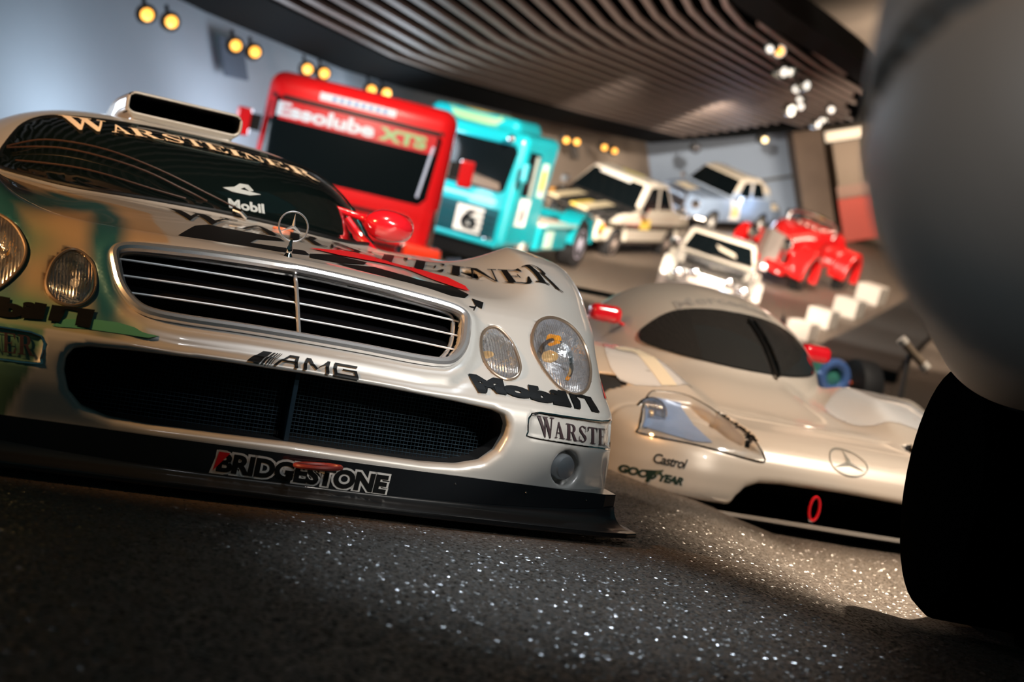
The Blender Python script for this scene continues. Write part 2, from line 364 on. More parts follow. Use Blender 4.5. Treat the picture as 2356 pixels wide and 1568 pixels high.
def build_floor():
    m = bpy.data.materials.new('glittering_asphalt'); m.use_nodes = True; nt = m.node_tree; b = nt.nodes['Principled BSDF']; L = nt.links.new
    tc = nt.nodes.new('ShaderNodeTexCoord')
    vo = nt.nodes.new('ShaderNodeTexVoronoi'); vo.inputs['Scale'].default_value = 175; L(tc.outputs['Object'], vo.inputs['Vector'])
    cr = nt.nodes.new('ShaderNodeMapRange'); cr.inputs[1].default_value = 0; cr.inputs[2].default_value = 1; cr.inputs[3].default_value = .4; cr.inputs[4].default_value = 1.7
    sp = nt.nodes.new('ShaderNodeSeparateColor'); L(vo.outputs['Color'], sp.inputs[0]); L(sp.outputs[0], cr.inputs[0])
    mx = nt.nodes.new('ShaderNodeMix'); mx.data_type = 'RGBA'; mx.blend_type = 'MULTIPLY'; mx.inputs[0].default_value = 1; mx.inputs[6].default_value = (.120, .090, .067, 1)
    L(cr.outputs[0], mx.inputs[7]); L(mx.outputs[2], b.inputs['Base Color'])
    rg = nt.nodes.new('ShaderNodeMapRange'); rg.inputs[1].default_value = 0; rg.inputs[2].default_value = 1; rg.inputs[3].default_value = .15; rg.inputs[4].default_value = .75
    L(sp.outputs[1], rg.inputs[0]); L(rg.outputs[0], b.inputs['Roughness'])
    # every grain has its own tilt
    ge = nt.nodes.new('ShaderNodeNewGeometry'); sb = nt.nodes.new('ShaderNodeVectorMath'); sb.operation = 'SUBTRACT'; sb.inputs[1].default_value = (.5, .5, .5); L(vo.outputs['Color'], sb.inputs[0])
    sc = nt.nodes.new('ShaderNodeVectorMath'); sc.operation = 'SCALE'; sc.inputs['Scale'].default_value = 1.1; L(sb.outputs[0], sc.inputs[0])
    ad = nt.nodes.new('ShaderNodeVectorMath'); L(ge.outputs['Normal'], ad.inputs[0]); L(sc.outputs[0], ad.inputs[1])
    nm = nt.nodes.new('ShaderNodeVectorMath'); nm.operation = 'NORMALIZE'; L(ad.outputs[0], nm.inputs[0]); L(nm.outputs[0], b.inputs['Normal'])
    b.inputs['Specular IOR Level'].default_value = .9
    xs = np.concatenate([np.linspace(-14, -4, 14), np.linspace(-3.6, 5.6, 28), np.linspace(6, 22, 20)]); ys = np.linspace(-3, 62, 110)
    X, Y = np.meshgrid(xs, ys, indexing='ij'); Z = floor_z(X, Y); V = np.stack([X, Y, Z], -1).reshape(-1, 3); ny = len(ys)
    F = np.array([[i*ny+j, (i+1)*ny+j, (i+1)*ny+j+1, i*ny+j+1] for i in range(len(xs)-1) for j in range(ny-1)])
    struct(link('floor', mesh_np('floor', V, F), m))
build_floor()

# ------------------------------------------------------------------ silver race car in front (car space: X across, Y back from the nose, Z up)
FZ = np.array([[.0, .10], [.11, .105], [.20, .10], [.27, .105], [.315, .12], [.345, .165], [.39, .215], [.45, .265], [.53, .335], [.57, .40], [.62, .47], [.67, .56], [.72, .68], [.80, 1.3]])
def clk_front(z):
    return np.interp(z, FZ[:, 0], FZ[:, 1])
def clk_body0(x, y, z):
    ax = np.abs(x)
    fy = 0
    for dz, wt in ((-.018, .25), (0, .5), (.018, .25)): fy = fy+wt*clk_front(z+dz)
    # plan shape of the nose with wide round corners
    Rr = .40; HW = 1.005+.035*sst(.45, .70, z)+.01*sst(.3, .1, z)
    qx = ax-(HW-Rr); qy = (fy-y)+Rr
    dp = np.sqrt(np.maximum(qx, 0)**2+np.maximum(qy, 0)**2)+np.minimum(np.maximum(qx, qy), 0)-Rr
    sl = .62+.38*sst(.45, .95, ax/ .95)
    dp = dp*.80
    # top: centre bonnet, fender humps
    hood = .555+.118*(y-.35)+.035*(y-.35)*(1.4-y)
    hood = smin(hood, .688+.0*y, .05)
    valley = -.012*np.exp(-((ax-.50)/.11)**2)*sst(.35, .75, y)*(1-sst(1.2, 1.7, y))
    hump = (.165*sst(.15, .60, y)*(1-.95*sst(.72, 1.38, y)))*np.exp(-(np.maximum(np.abs(ax-.93)-.06, 0)/.14)**2)
    T = hood*(y < 9)+valley+hump
    T = np.minimum(T, .78+0*y)
    dt = (z-T)*.88
    d = smax(dp, dt, .04)
    # tail
    d = smax(d, y-4.55, .15)
    d = smax(d, .085-z, .02)
    # cabin
    cab = (np.abs(x)/.795)**3.5
    zz = np.maximum((z-.40)/.605, 0)
    yy = np.abs(y-2.72)/np.where(y < 2.72, 1.40, 1.5)
    kk = (cab+zz**2.6+yy**2.6)
    dc = (kk**(1/2.6)-1)*.50
    d = smin(d, dc, .05)
    return d

RIB = {
'screen_name' : ('xz', [(-0.461, 0.914), (-0.331, 0.917), (-0.236, 0.916), (-0.086, 0.922), (0.018, 0.922), (0.152, 0.915), (0.247, 0.911), (0.396, 0.908)], [(-0.454, 0.857), (-0.317, 0.874), (-0.22, 0.881), (-0.073, 0.889), (0.032, 0.892), (0.151, 0.886), (0.262, 0.883), (0.426, 0.863)]) ,
'big_name' : ('xy',[(-0.211, 1.21), (-0.011, 1.29), (0.19, 1.307), (0.379, 1.349), (0.589, 1.335), (0.674, 1.076), (0.707, 0.837), (0.738, 0.686), (0.795, 0.638)], [(-0.237, 0.891), (-0.093, 0.902), (0.09, 0.914), (0.233, 0.858), (0.409, 0.853), (0.582, 0.864), (0.656, 0.668), (0.717, 0.514), (0.844, 0.528)]) ,
'nose_mobil' : ('xz', [(0.44, 0.366), (0.518, 0.366), (0.604, 0.363), (0.685, 0.362), (0.761, 0.360), (0.837, 0.354)], [(0.457, 0.324), (0.519, 0.33), (0.6, 0.328), (0.685, 0.325), (0.769, 0.323), (0.851, 0.319)]) ,
'nose_mobil_left' : ('xz', [(-0.701, 0.363), (-0.595, 0.363), (-0.492, 0.368)], [(-0.702, 0.32), (-0.603, 0.33), (-0.504, 0.328)]) ,
'amg' : ('xz', [(-0.115, 0.341), (-0.002, 0.342), (0.134, 0.341)], [(-0.144, 0.313), (-0.014, 0.314), (0.134, 0.311)]) ,
'plate_name' : ('xz', [(0.615, 0.297), (0.693, 0.293), (0.789, 0.29), (0.897, 0.287)], [(0.638, 0.241), (0.699, 0.241), (0.797, 0.237), (0.913, 0.228)]) ,
'plate_name_left' : ('xz', [(-0.716, 0.291), (-0.672, 0.292), (-0.619, 0.294)], [(-0.71, 0.249), (-0.666, 0.251), (-0.612, 0.252)]) ,
'bar_a' : ('xy',[(-0.281, 0.479), (-0.185, 0.762), (-0.125, 0.873), (-0.079, 0.867), (0.086, 0.901), (0.089, 0.834), (-0.013, 0.744), (-0.064, 0.615), (0.106, 0.681), (0.1, 0.603), (-0.003, 0.546), (-0.1, 0.532), (-0.209, 0.502)]) ,
'bar_b' : ('xy',[(0.108, 0.633), (0.2, 0.723), (0.296, 0.699), (0.27, 0.641), (0.179, 0.56), (0.084, 0.546)]) ,
'bar_c' : ('xy',[(0.154, 0.534), (0.294, 0.619), (0.406, 0.554), (0.471, 0.57), (0.514, 0.572), (0.506, 0.428), (0.484, 0.397), (0.361, 0.376), (0.27, 0.398), (0.198, 0.484)]) ,
'bar_d' : ('xy',[(0.504, 0.4), (0.535, 0.388), (0.517, 0.35), (0.501, 0.365)]) ,
'red' : ('xy',[(0.143, 0.764), (0.301, 0.903), (0.395, 0.929), (0.519, 0.915), (0.574, 0.769), (0.571, 0.619), (0.541, 0.511), (0.518, 0.552), (0.495, 0.666), (0.477, 0.766), (0.458, 0.831), (0.313, 0.75), (0.223, 0.734)]) ,
'P' : ('xy',[(-0.316, 0.367), (-0.3, 0.426), (-0.249, 0.427), (-0.265, 0.372)]) ,
'R' : ('xy',[(-0.152, 0.389), (-0.12, 0.477), (-0.07, 0.499), (-0.095, 0.408)]) ,
'I' : ('xy',[(0.025, 0.412), (0.053, 0.476), (0.068, 0.479), (0.041, 0.41)]) ,
'V' : ('xy',[(0.174, 0.4), (0.177, 0.464), (0.232, 0.456), (0.204, 0.397)]) ,
'A' : ('xy',[(0.319, 0.389), (0.348, 0.416), (0.373, 0.39), (0.377, 0.372)]) ,
'T' : ('xy',[(0.481, 0.359), (0.508, 0.363), (0.49, 0.336), (0.478, 0.34)]) ,
'tip' : ('xz', [(-0.586, 0.322), (-0.557, 0.34), (-0.495, 0.349), (-0.441, 0.351), (-0.382, 0.344), (-0.341, 0.338), (-0.373, 0.329), (-0.461, 0.328), (-0.509, 0.327), (-0.57, 0.322)]) ,
}

GRILLE = [(0, .540), (.2, .534), (.37, .523), (.435, .514), (.455, .50), (.452, .472), (.438, .43), (.41, .396), (.375, .379), (.3, .375), (.15, .378), (0, .379)]
GRILLE = GRILLE+[(-a, b) for a, b in GRILLE[-2:0:-1]]
INTAKE = [(0, .307), (.2, .305), (.4, .298), (.5, .292), (.532, .283), (.546, .262), (.545, .23), (.529, .19), (.494, .158), (.43, .14), (.34, .134), (.15, .135), (0, .137)]
INTAKE = INTAKE+[(-a, b) for a, b in INTAKE[-2:0:-1]]
BIGL = [(.652, .487), (.683, .529), (.736, .549), (.792, .545), (.838, .52), (.870, .478), (.874, .427), (.848, .387), (.803, .363), (.755, .357), (.710, .371), (.674, .408), (.652, .448)]
SMALLL = [(.493, .446), (.504, .474), (.530, .493), (.558, .492), (.588, .463), (.602, .42), (.598, .393), (.577, .374), (.546, .368), (.514, .381), (.495, .409)]
PLATE = [(.605, .298), (.70, .303), (.86, .300), (.97, .296), (.97, .226), (.86, .229), (.72, .234), (.606, .238), (.598, .25)]
def clk_body(x, y, z):
    d = clk_body0(x, y, z); ax = np.abs(x)
    # moulding that frames the radiator opening
    g = poly2(ax+0*z, z+0*x, [(p[0], p[1]) for p in GRILLE])
    d = d-.012*np.exp(-((g-.022)/.016)**2)*(y < .9)+.006*np.exp(-((g-.052)/.010)**2)*(y < .9)*(z < .42)*sst(.46, .38, ax)
    front = (y < .9)
    d = np.where(front, smax(d, -np.maximum(g+.004, y-.55), .012), d)
    i = poly2(ax+0*z, z+0*x, [(p[0], p[1]) for p in INTAKE])
    d = np.where(front, smax(d, -np.maximum(i+.002, y-.42), .018), d)
    for P, dep in ((BIGL, .10), (SMALLL, .09)):
        b = poly2(ax+0*z, z+0*x, P)
        b = np.maximum(b, y-.43-(.08 if dep > .095 else 0))
        d = np.where(front, smax(d, -b, .006), d)
    # recessed number plate panel, round blanked lamp
    p = poly2(ax+0*z, z+0*x, PLATE)
    d = d+.007*(1-sst(-.006, .004, p))*front
    q = np.sqrt((ax-.735)**2+(z-.170)**2)-.046
    d = np.where(front, smax(d, -np.maximum(q, y-.19), .012), d)
    # wheel arches
    for cy in (.86, 3.55):
        r = np.sqrt((y-cy)**2+(z-.31)**2)-.328
        d = smax(d, -np.maximum(r, .66-ax), .015)
    # shut line across the fender and nose seam
    d = d+.004*np.exp(-((z-.098)/.004)**2)*front
    return d
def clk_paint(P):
    """silver base with likely coloured light or reflection painted in as tan, green and teal tints, darker low down, on the car's right front corner"""
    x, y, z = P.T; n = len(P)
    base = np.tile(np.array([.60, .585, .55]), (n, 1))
    tan = np.array([.62, .45, .28]); teal = np.array([.03, .15, .19]); gr = np.array([.16, .34, .22])  # tints standing in for coloured light or reflection over the silver base
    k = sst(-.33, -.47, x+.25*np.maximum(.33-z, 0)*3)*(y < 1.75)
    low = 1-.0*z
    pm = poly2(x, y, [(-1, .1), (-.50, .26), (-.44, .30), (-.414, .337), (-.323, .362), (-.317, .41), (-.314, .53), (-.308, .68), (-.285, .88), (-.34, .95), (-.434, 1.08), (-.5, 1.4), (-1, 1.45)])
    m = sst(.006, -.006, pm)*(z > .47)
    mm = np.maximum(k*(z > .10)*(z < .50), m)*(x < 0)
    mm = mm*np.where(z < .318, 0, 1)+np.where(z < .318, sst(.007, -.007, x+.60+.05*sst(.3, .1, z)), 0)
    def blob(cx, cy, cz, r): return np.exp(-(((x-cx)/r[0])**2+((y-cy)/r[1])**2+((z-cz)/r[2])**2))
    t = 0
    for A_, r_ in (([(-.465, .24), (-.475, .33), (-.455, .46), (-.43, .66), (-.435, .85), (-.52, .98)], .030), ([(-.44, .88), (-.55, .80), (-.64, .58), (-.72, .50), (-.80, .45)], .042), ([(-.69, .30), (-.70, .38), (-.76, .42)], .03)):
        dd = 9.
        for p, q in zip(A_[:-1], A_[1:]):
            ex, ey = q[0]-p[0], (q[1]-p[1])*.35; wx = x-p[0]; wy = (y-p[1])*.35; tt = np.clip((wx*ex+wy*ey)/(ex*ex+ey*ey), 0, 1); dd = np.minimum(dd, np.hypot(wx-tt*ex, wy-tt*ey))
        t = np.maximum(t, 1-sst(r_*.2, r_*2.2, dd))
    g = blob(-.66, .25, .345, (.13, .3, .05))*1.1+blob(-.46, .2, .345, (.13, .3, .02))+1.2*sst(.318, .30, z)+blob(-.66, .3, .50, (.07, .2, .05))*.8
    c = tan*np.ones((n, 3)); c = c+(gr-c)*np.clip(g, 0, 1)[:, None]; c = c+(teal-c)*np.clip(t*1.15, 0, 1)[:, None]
    dk = 1-.45*sst(.30, .26, z)  # shade painted into the tints low on the bumper
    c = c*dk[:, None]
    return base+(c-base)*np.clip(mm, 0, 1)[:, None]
def arange_nonuni(segs):
    o = [segs[0][0]]
    for a, b, s in segs:
        n = max(1, int(round((b-a)/s))); o += list(a+(b-a)*(np.arange(n)+1)/n)
    return np.array(o)
def paint_attr(me, cols):
    a = me.color_attributes.new('paint', 'FLOAT_COLOR', 'POINT'); c = np.ones((len(me.vertices), 4), 'f4'); c[:, :3] = cols; a.data.foreach_set('color', c.ravel())
def body_mesh(name, f, xs, ys, zs, paint=None, m=None, parent=None, dark=None, newton=2, mir=True):
    """surface net of f; with mir only x>=0 is evaluated and mirrored"""
    P, F = snet(f, xs, ys, zs, newton); me = mesh_np(name, P, F)
    V = np.zeros(len(me.vertices)*3, 'f4'); me.vertices.foreach_get('co', V); V = V.reshape(-1, 3)
    if paint is not None: paint_attr(me, paint(V))
    o = link(name, me, m, parent)
    if dark is not None:
        me.materials.append(DARK); c = np.zeros(len(me.polygons)*3, 'f4'); me.polygons.foreach_get('center', c); c = c.reshape(-1, 3)
        nn = np.zeros(len(me.polygons)*3, 'f4'); me.polygons.foreach_get('normal', nn); nn = nn.reshape(-1, 3)
        me.polygons.foreach_set('material_index', dark(c, nn).astype('i4'))
    return o
def loop_on(f, poly, n=6, off=.002, start=-.3, tmax=1.6, scale=1., mirror=1):
    cx = sum(p[0] for p in poly)/len(poly); cz = sum(p[1] for p in poly)/len(poly)
    q = catmull([(cx+(p[0]-cx)*scale, cz+(p[1]-cz)*scale) for p in poly], n, True)
    P, ok, g = project(f, [(mirror*a, start, b) for a, b in q], (0, 1, 0), tmax, off)
    return [Vector(p) for p in P]
def rib_warp(name):
    ax, t, b = RIB[name]; t = np.array(t); b = np.array(b)
    return lambda V, bb: _ribw(V, bb, t, b)
def _ribw(V, bb, t, b):
    u = (V[:, 0]-bb[0])/(bb[2]-bb[0]); v = ((V[:, 1]-bb[1])/(bb[3]-bb[1]))[:, None]
    def s(c):
        tt = np.linspace(0, 1, len(c)); return np.stack([np.interp(u, tt, c[:, 0]), np.interp(u, tt, c[:, 1])], 1)
    return s(b)*(1-v)+s(t)*v
def ribbon(name, key, polys, bb, m, parent, f, step=.02, off=.003):
    ax = RIB[key][0]; W_ = rib_warp(key)
    to3 = (lambda V: np.stack([V[:, 0], V[:, 0]*0-.3, V[:, 1]], 1)) if ax == 'xz' else (lambda V: np.stack([V[:, 0], V[:, 1], V[:, 0]*0+1.3], 1))
    d = (0, 1, 0) if ax == 'xz' else (0, 0, -1)
    return decal(name, polys, to3, d, f, m, parent, step*(bb[2]-bb[0]), off, 3., warp=lambda V: W_(V, bb))
def patch_xz(name, poly, m, parent, f, step=.015, off=.003, n=0, start=-.3, tmax=3., mx=1):
    q = catmull(poly, n, True) if n else poly
    return decal(name, [q], lambda V: np.stack([mx*V[:, 0], V[:, 0]*0+start, V[:, 1]], 1), (0, 1, 0), f, m, parent, step, off, tmax)
def patch_xy(name, poly, m, parent, f, step=.02, off=.003, n=0, start=1.5):
    q = catmull(poly, n, True) if n else poly
    return decal(name, [q], lambda V: np.stack([V[:, 0], V[:, 1], V[:, 0]*0+start], 1), (0, 0, -1), f, m, parent, step, off, 3.)
def thin_glass(name, base=.08, ribs=0., tint=(.96, .97, .98), scale=42):
    """clear sheet: light passes through, a share of it mirrors off; moulded ribs vary that share"""
    m = bpy.data.materials.new(name); MATS[name] = m; m.use_nodes = True; nt = m.node_tree; nt.nodes.clear(); N = nt.nodes.new; L = nt.links.new
    out = N('ShaderNodeOutputMaterial'); mx = N('ShaderNodeMixShader'); tr = N('ShaderNodeBsdfTransparent'); gl = N('ShaderNodeBsdfGlossy')
    tr.inputs[0].default_value = (*tint, 1); gl.inputs['Roughness'].default_value = .06
    lw = N('ShaderNodeLayerWeight'); lw.inputs[0].default_value = .25; ma = N('ShaderNodeMath'); ma.operation = 'MULTIPLY_ADD'; ma.inputs[1].default_value = .6; ma.inputs[2].default_value = base; L(lw.outputs['Fresnel'], ma.inputs[0]); fac = ma.outputs[0]
    if ribs:
        tc = N('ShaderNodeTexCoord'); wv = N('ShaderNodeTexWave'); wv.inputs['Scale'].default_value = scale; wv.bands_direction = 'X'; L(tc.outputs['Object'], wv.inputs['Vector'])
        m2 = N('ShaderNodeMath'); m2.operation = 'MULTIPLY_ADD'; m2.inputs[1].default_value = ribs; L(wv.outputs[1], m2.inputs[0]); L(fac, m2.inputs[2]); fac = m2.outputs[0]
        bp = N('ShaderNodeBump'); bp.inputs['Strength'].default_value = .8; bp.inputs['Distance'].default_value = .004; L(wv.outputs[1], bp.inputs['Height']); L(bp.outputs[0], gl.inputs['Normal'])
        gl.inputs['Roughness'].default_value = .16
    L(fac, mx.inputs[0]); L(tr.outputs[0], mx.inputs[1]); L(gl.outputs[0], mx.inputs[2]); L(mx.outputs[0], out.inputs[0]); return m
LENS = thin_glass('ribbed_lens_glass', .08, .32)
thin_glass('clear_cover', .10); thin_glass('pane_glass', .06)
def star_emblem(mb, M, r, t=.006):
    """three pointed star in a ring, in local xy"""
    for k in range(3):
        a = R(90+120*k); tip = (r*.93*math.cos(a), r*.93*math.sin(a)); l = R(60)
        p1 = (r*.13*math.cos(a+l), r*.13*math.sin(a+l)); p2 = (r*.13*math.cos(a-l), r*.13*math.sin(a-l))
        vs = [M @ Vector((0, 0, t)), M @ Vector((*p1, 0)), M @ Vector((*tip, 0)), M @ Vector((*p2, 0)), M @ Vector((0, 0, -t))]
        mb.add(vs, [(0, 1, 2), (0, 2, 3), (4, 2, 1), (4, 3, 2)])
    mb.tube([M @ Vector((r*math.cos(2*math.pi*i/48), r*math.sin(2*math.pi*i/48), 0)) for i in range(48)], t*.75, 8, closed=True)
def race_wheel(parent, x, y, z, r, w, side, rimcol, spokes=10):
    M = axisM((x, y, z), (side, 0, 0)); t = MB().lathe([(r*.62, -w/2), (r*.93, -w/2), (r, -w/2+.03), (r, w/2-.03), (r*.93, w/2), (r*.62, w/2)], M, 40).build('tyre', RUBBER, parent, True)
    rim = MB().lathe([(r*.64, w*.35), (r*.62, w/2), (r*.60, w*.45), (r*.55, .02), (.01, .02)], M, 32, False)
    for k in range(spokes):
        a = 2*math.pi*k/spokes; rim.box(M @ Vector((r*.33*math.cos(a), r*.33*math.sin(a), .04)), (.012, r*.27, .02), (M.to_3x3() @ Matrix.Rotation(a-math.pi/2, 3, 'Z')))
    rim.lathe([(.05, .02), (.05, .09), (.03, .1)], M, 16)
    rim.build('wheel_rim', rimcol, t, True)
    return t
BRIGHT = mat('bright_chrome', (.80, .80, .81), .26, .82)
def build_clk():
    car = thing('race_car', 'large silver race car in the foreground with chrome grille and upright bonnet star', 'car', (-.4157, 3.2562, 0), (0, 0, R(25)))
    xs = arange_nonuni([(-1.05, -.5, .010), (-.5, .45, .010), (.45, 1.05, .0075)])
    ys = arange_nonuni([(.04, .62, .0085), (.62, 1.5, .016), (1.5, 2.6, .025), (2.6, 4.65, .05)])
    zs = arange_nonuni([(.06, .60, .0085), (.60, 1.04, .012)])
    def dark(c, n):
        x, y, z = c.T; ax = np.abs(x)
        a = (poly2(ax, z, INTAKE) < .012) & (y > .150) & (y < .5)
        b = (poly2(ax, z, GRILLE) < .012) & (y > np.interp(z, FZ[:, 0], FZ[:, 1])+.035) & (y < .6)
        e = (poly2(ax, z, BIGL) < .008) & (y > np.interp(z, FZ[:, 0], FZ[:, 1])+.09) & (y < .56)
        w_ = (ax < .95) & (np.minimum(np.hypot(y-.86, z-.31), np.hypot(y-3.55, z-.31)) < .325) & (ax > .6) & (n[:, 2] < .3)
        return a | b | e | w_
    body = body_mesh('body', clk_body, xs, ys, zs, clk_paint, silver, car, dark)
    f = clk_body0
    # --- radiator grille
    outer = loop_on(f, GRILLE, 6, .010, scale=1.0)
    fr = MB().tube(outer, .013, 10, closed=True).build('grille_frame', BRIGHT, car, True)
    inner = [p+Vector((0, .03, 0)) for p in loop_on(f, GRILLE, 6, -.004, scale=.955)]
    MB().tube(inner, .006, 8, closed=True).build('grille_inner_rim', BRIGHT, fr, True)
    gp = np.array(catmull(GRILLE, 8, True))
    def half_width(z):
        xs_ = []
        for a, b in zip(gp, np.roll(gp, -1, 0)):
            if (a[1]-z)*(b[1]-z) < 0: xs_.append(a[0]+(b[0]-a[0])*(z-a[1])/(b[1]-a[1]))
        return max(xs_) if xs_ else 0
    for z0 in (.492, .455, .418):
        hw = half_width(z0)-.006; pts = []
        for i in range(25):
            x = -hw+2*hw*i/24; zz = z0+.010*(1-(x/.46)**2); pts.append((x, zz))
        P, ok, g = project(f, [(a, -.3, b) for a, b in pts], (0, 1, 0), 2, 0)
        sl = MB(); rows = []
        for p in P:
            rows += [(p[0], p[1]+.028, p[2]+.002), (p[0], p[1]+.030, p[2]-.002), (p[0], p[1]+.085, p[2]+.012), (p[0], p[1]+.085, p[2]+.016)]
        fc = []
        for i in range(24):
            for k in range(4): fc.append((i*4+k, i*4+(k+1) % 4, (i+1)*4+(k+1) % 4, (i+1)*4+k))
        sl.add(rows, fc); sl.build('grille_slat', mat('slat_black', (.01, .01, .012), .25, .2, .5), car, True)
        MB().tube([(p[0], p[1]+.027, p[2]) for p in P], .0028, 6).build('slat_trim', mat('trim_bright', (.85, .85, .86), .3, .5), car, True)
    P, ok, g = project(f, [(0, -.3, .385+.152*i/12) for i in range(13)], (0, 1, 0), 2, 0)
    MB().tube([(p[0], p[1]+.016, p[2]) for p in P], .0055, 10).build('grille_centre_bar', BRIGHT, car, True)
    # --- bumper intake mesh, middle post
    iw = MB()
    for i in range(110):
        x = -.545+1.09*i/109; iw.tube([(x, .215, .13), (x, .215, .31)], .0009, 4, caps=False)
    for j in range(19): iw.tube([(-.55, .214, .135+.0093*j), (.55, .214, .135+.0093*j)], .0009, 4, caps=False)
    o = iw.build('intake_mesh', mat('mesh_wire', (.025, .05, .07), .5, .4), car, True); o['kind'] = 'stuff'
    MB().box((-.005, .19, .22), (.006, .03, .085)).build('intake_post', mat('post_blue', (.02, .04, .06), .3, .3, .5), car, False, .002)
    # --- headlights
    for sd in (1, -1):
        for nm, PL, rr in (('outer_headlight', BIGL, .105), ('inner_headlight', SMALLL, .062)):
            cx = sum(p[0] for p in PL)/len(PL); cz = sum(p[1] for p in PL)/len(PL)
            edge = loop_on(f, PL, 6, .001, mirror=sd, scale=.985)
            ctr = sum(edge, Vector())/len(edge); ax_ = Vector((sd*.28, -1, .18)).normalized()
            # reflector bowl follows the outline
            dn = [Vector(e) for e in edge]; N = len(dn); mb = MB(); v = []; prof = [(1, 0.004), (.96, .022), (.82, .05), (.55, .078), (.2, .09), (.02, .092)]
            for s_, dpt in prof:
                for e in dn: v.append(ctr+(e-ctr)*s_-ax_*dpt)
            fc = [(i*N+k, i*N+(k+1) % N, (i+1)*N+(k+1) % N, (i+1)*N+k) for i in range(len(prof)-1) for k in range(N)]
            mb.add(v, fc); hl = mb.build(nm, mat('reflector', (.88, .90, .94), .16, .8, bump=.4, bscale=60), car, True)
            hl['label'] = 'headlight with ribbed glass and chrome reflector'
            bz = MB().tube([e+ax_*.000 for e in dn], .0045, 8, closed=True).build('bezel', mat('bezel_bronze', (.40, .30, .22), .3, .7), hl, True)
            mb = MB(); M = axisM(ctr-ax_*.05, ax_)
            mb.lathe([(.004, -.03), (rr*.14, -.02), (rr*.17, .0), (rr*.11, .018), (.004, .022)], M, 20).build('bulb', mat('bulb_warm', (.8, .5, .2), .15, .3, emit=(1, .6, .3), es=.15), hl, True)
            if nm == 'outer_headlight':
                mb = MB(); mb.lathe([(rr*.55, .0), (rr*.60, .012), (rr*.66, .0)], axisM(ctr-ax_*.03+Vector((0, 0, -.02)), ax_), 32, False).build('reflector_ring', CHROME, hl, True)
                MB().lathe([(.004, -.02), (.018, -.01), (.012, .02), (.002, .024)], axisM(ctr-ax_*.045+Vector((0, .01, .045)), ax_), 12).build('indicator_bulb', mat('amber', (.9, .35, .02), .1, 0, 1, emit=(1, .35, .03), es=.25), hl, True)
            mb = MB(); v = []; prof = [(.985, .0), (.9, .006), (.7, .014), (.4, .020), (.1, .022), (.01, .022)]
            for s_, dpt in prof:
                for e in dn: v.append(ctr+(e-ctr)*s_+ax_*dpt)
            fc = [(i*N+k, i*N+(k+1) % N, (i+1)*N+(k+1) % N, (i+1)*N+k) for i in range(len(prof)-1) for k in range(N)]
            mb.add(v, fc); mb.build('lens', LENS, hl, True)
        # round blanking cap
        P, ok, g = project(f, [(sd*.732, -.3, .172)], (0, 1, 0), 2, 0); n = Vector(g[0]); c = Vector(P[0])
        MB().lathe([(.034, -.02), (.034, .006), (.029, .014), (.012, .018), (.001, .0185)], axisM(c-n*.012, n), 36).build('lamp_cap', mat('cap_silver', (.42, .46, .5), .3, .6, .6), car, True)
        bl = MB(); lp = loop_on(f, PLATE, 3, -.002, mirror=sd); bl.tube(lp, .0035, 6, closed=True).build('plate_rim', CHROME, car, True)
    # --- windscreen
    WS = [(0, .684), (.2, .680), (.4, .672), (.54, .680), (.640, .700), (.625, .75), (.595, .81), (.56, .86), (.505, .898), (.43, .916), (.25, .932), (0, .942)]
    WS = WS+[(-a, b) for a, b in WS[-2:0:-1]]
    ws = patch_xz('windscreen', WS, mat('screen_glass', (.003, .006, .006), .03, 0., 1., .8), car, f, .03, .006, 3, start=.6)
    rim = loop_on(f, WS, 3, .006, start=.62, tmax=2.2)
    MB().tube(rim, .006, 6, closed=True).build('screen_seal', BLACK, ws, True)
    pl, bb = serif('WARSTEINER'); cream = mat('cream_print', (.80, .60, .40), .5)
    ribbon('screen_lettering', 'screen_name', pl, bb, cream, ws, f, .006, .011)
    # lighter band behind the scoop and stickers on the glass
    pv = [(-.20, .935), (.22, .935), (.205, .895), (.15, .882), (-.13, .882), (-.18, .895)]
    lp = loop_on(f, pv, 4, .008, start=.6, tmax=2.2); MB().tube(lp, .002, 5, closed=True).build('vent_outline', mat('screen_line', (.05, .07, .07), .3), ws, True)
    (v, fs), bb = text_polys('Mobil', 1, .04)
    blu = mat('sticker_pale', (.35, .40, .42), .5)
    def xzq(c00, c10, c11, c01, bb): return quadwarp(c00, c10, c11, c01, bb)
    f3 = lambda V: np.stack([V[:, 0], V[:, 0]*0+.65, V[:, 1]], 1)
    decal('screen_sticker', [(v, fs)], f3, (0, 1, 0), f, blu, ws, .01, .009, 2.2, warp=xzq((.045, .700), (.165, .705), (.165, .738), (.045, .733), bb))
    pg = [(.03, .765), (.07, .775), (.09, .79), (.12, .792), (.135, .775), (.12, .770), (.105, .78), (.09, .772), (.16, .768), (.12, .757), (.06, .757)]
    patch_xz('badge_sticker', pg, blu, ws, f, .012, .009, 0, start=.65)
    # wipers
    for pts in ([(-.60, 0, .762), (-.50, 0, .800), (-.35, 0, .802), (-.20, 0, .775), (-.05, 0, .733), (.06, 0, .695)], [(-.60, 0, .757), (-.45, 0, .780), (-.25, 0, .762), (-.10, 0, .722), (-.03, 0, .696)], [(-.58, 0, .715), (-.40, 0, .725), (-.2, 0, .70), (-.10, 0, .69)]):
        c = catmull(pts, 6); P, ok, g = project(f, [(p[0], .6, p[2]) for p in c], (0, 1, 0), 2.2, .02); P = P[ok]
        MB().tube([tuple(p) for p in P], .0030, 6).build('wiper', mat('wiper_bronze', (.035, .014, .009), .5, .2), car, True)
    MB().tube([(.05, 1.35, .705), (.07, 1.33, .70), (.09, 1.33, .685)], .008, 8).build('wiper_pivot', CHROME, car, True)
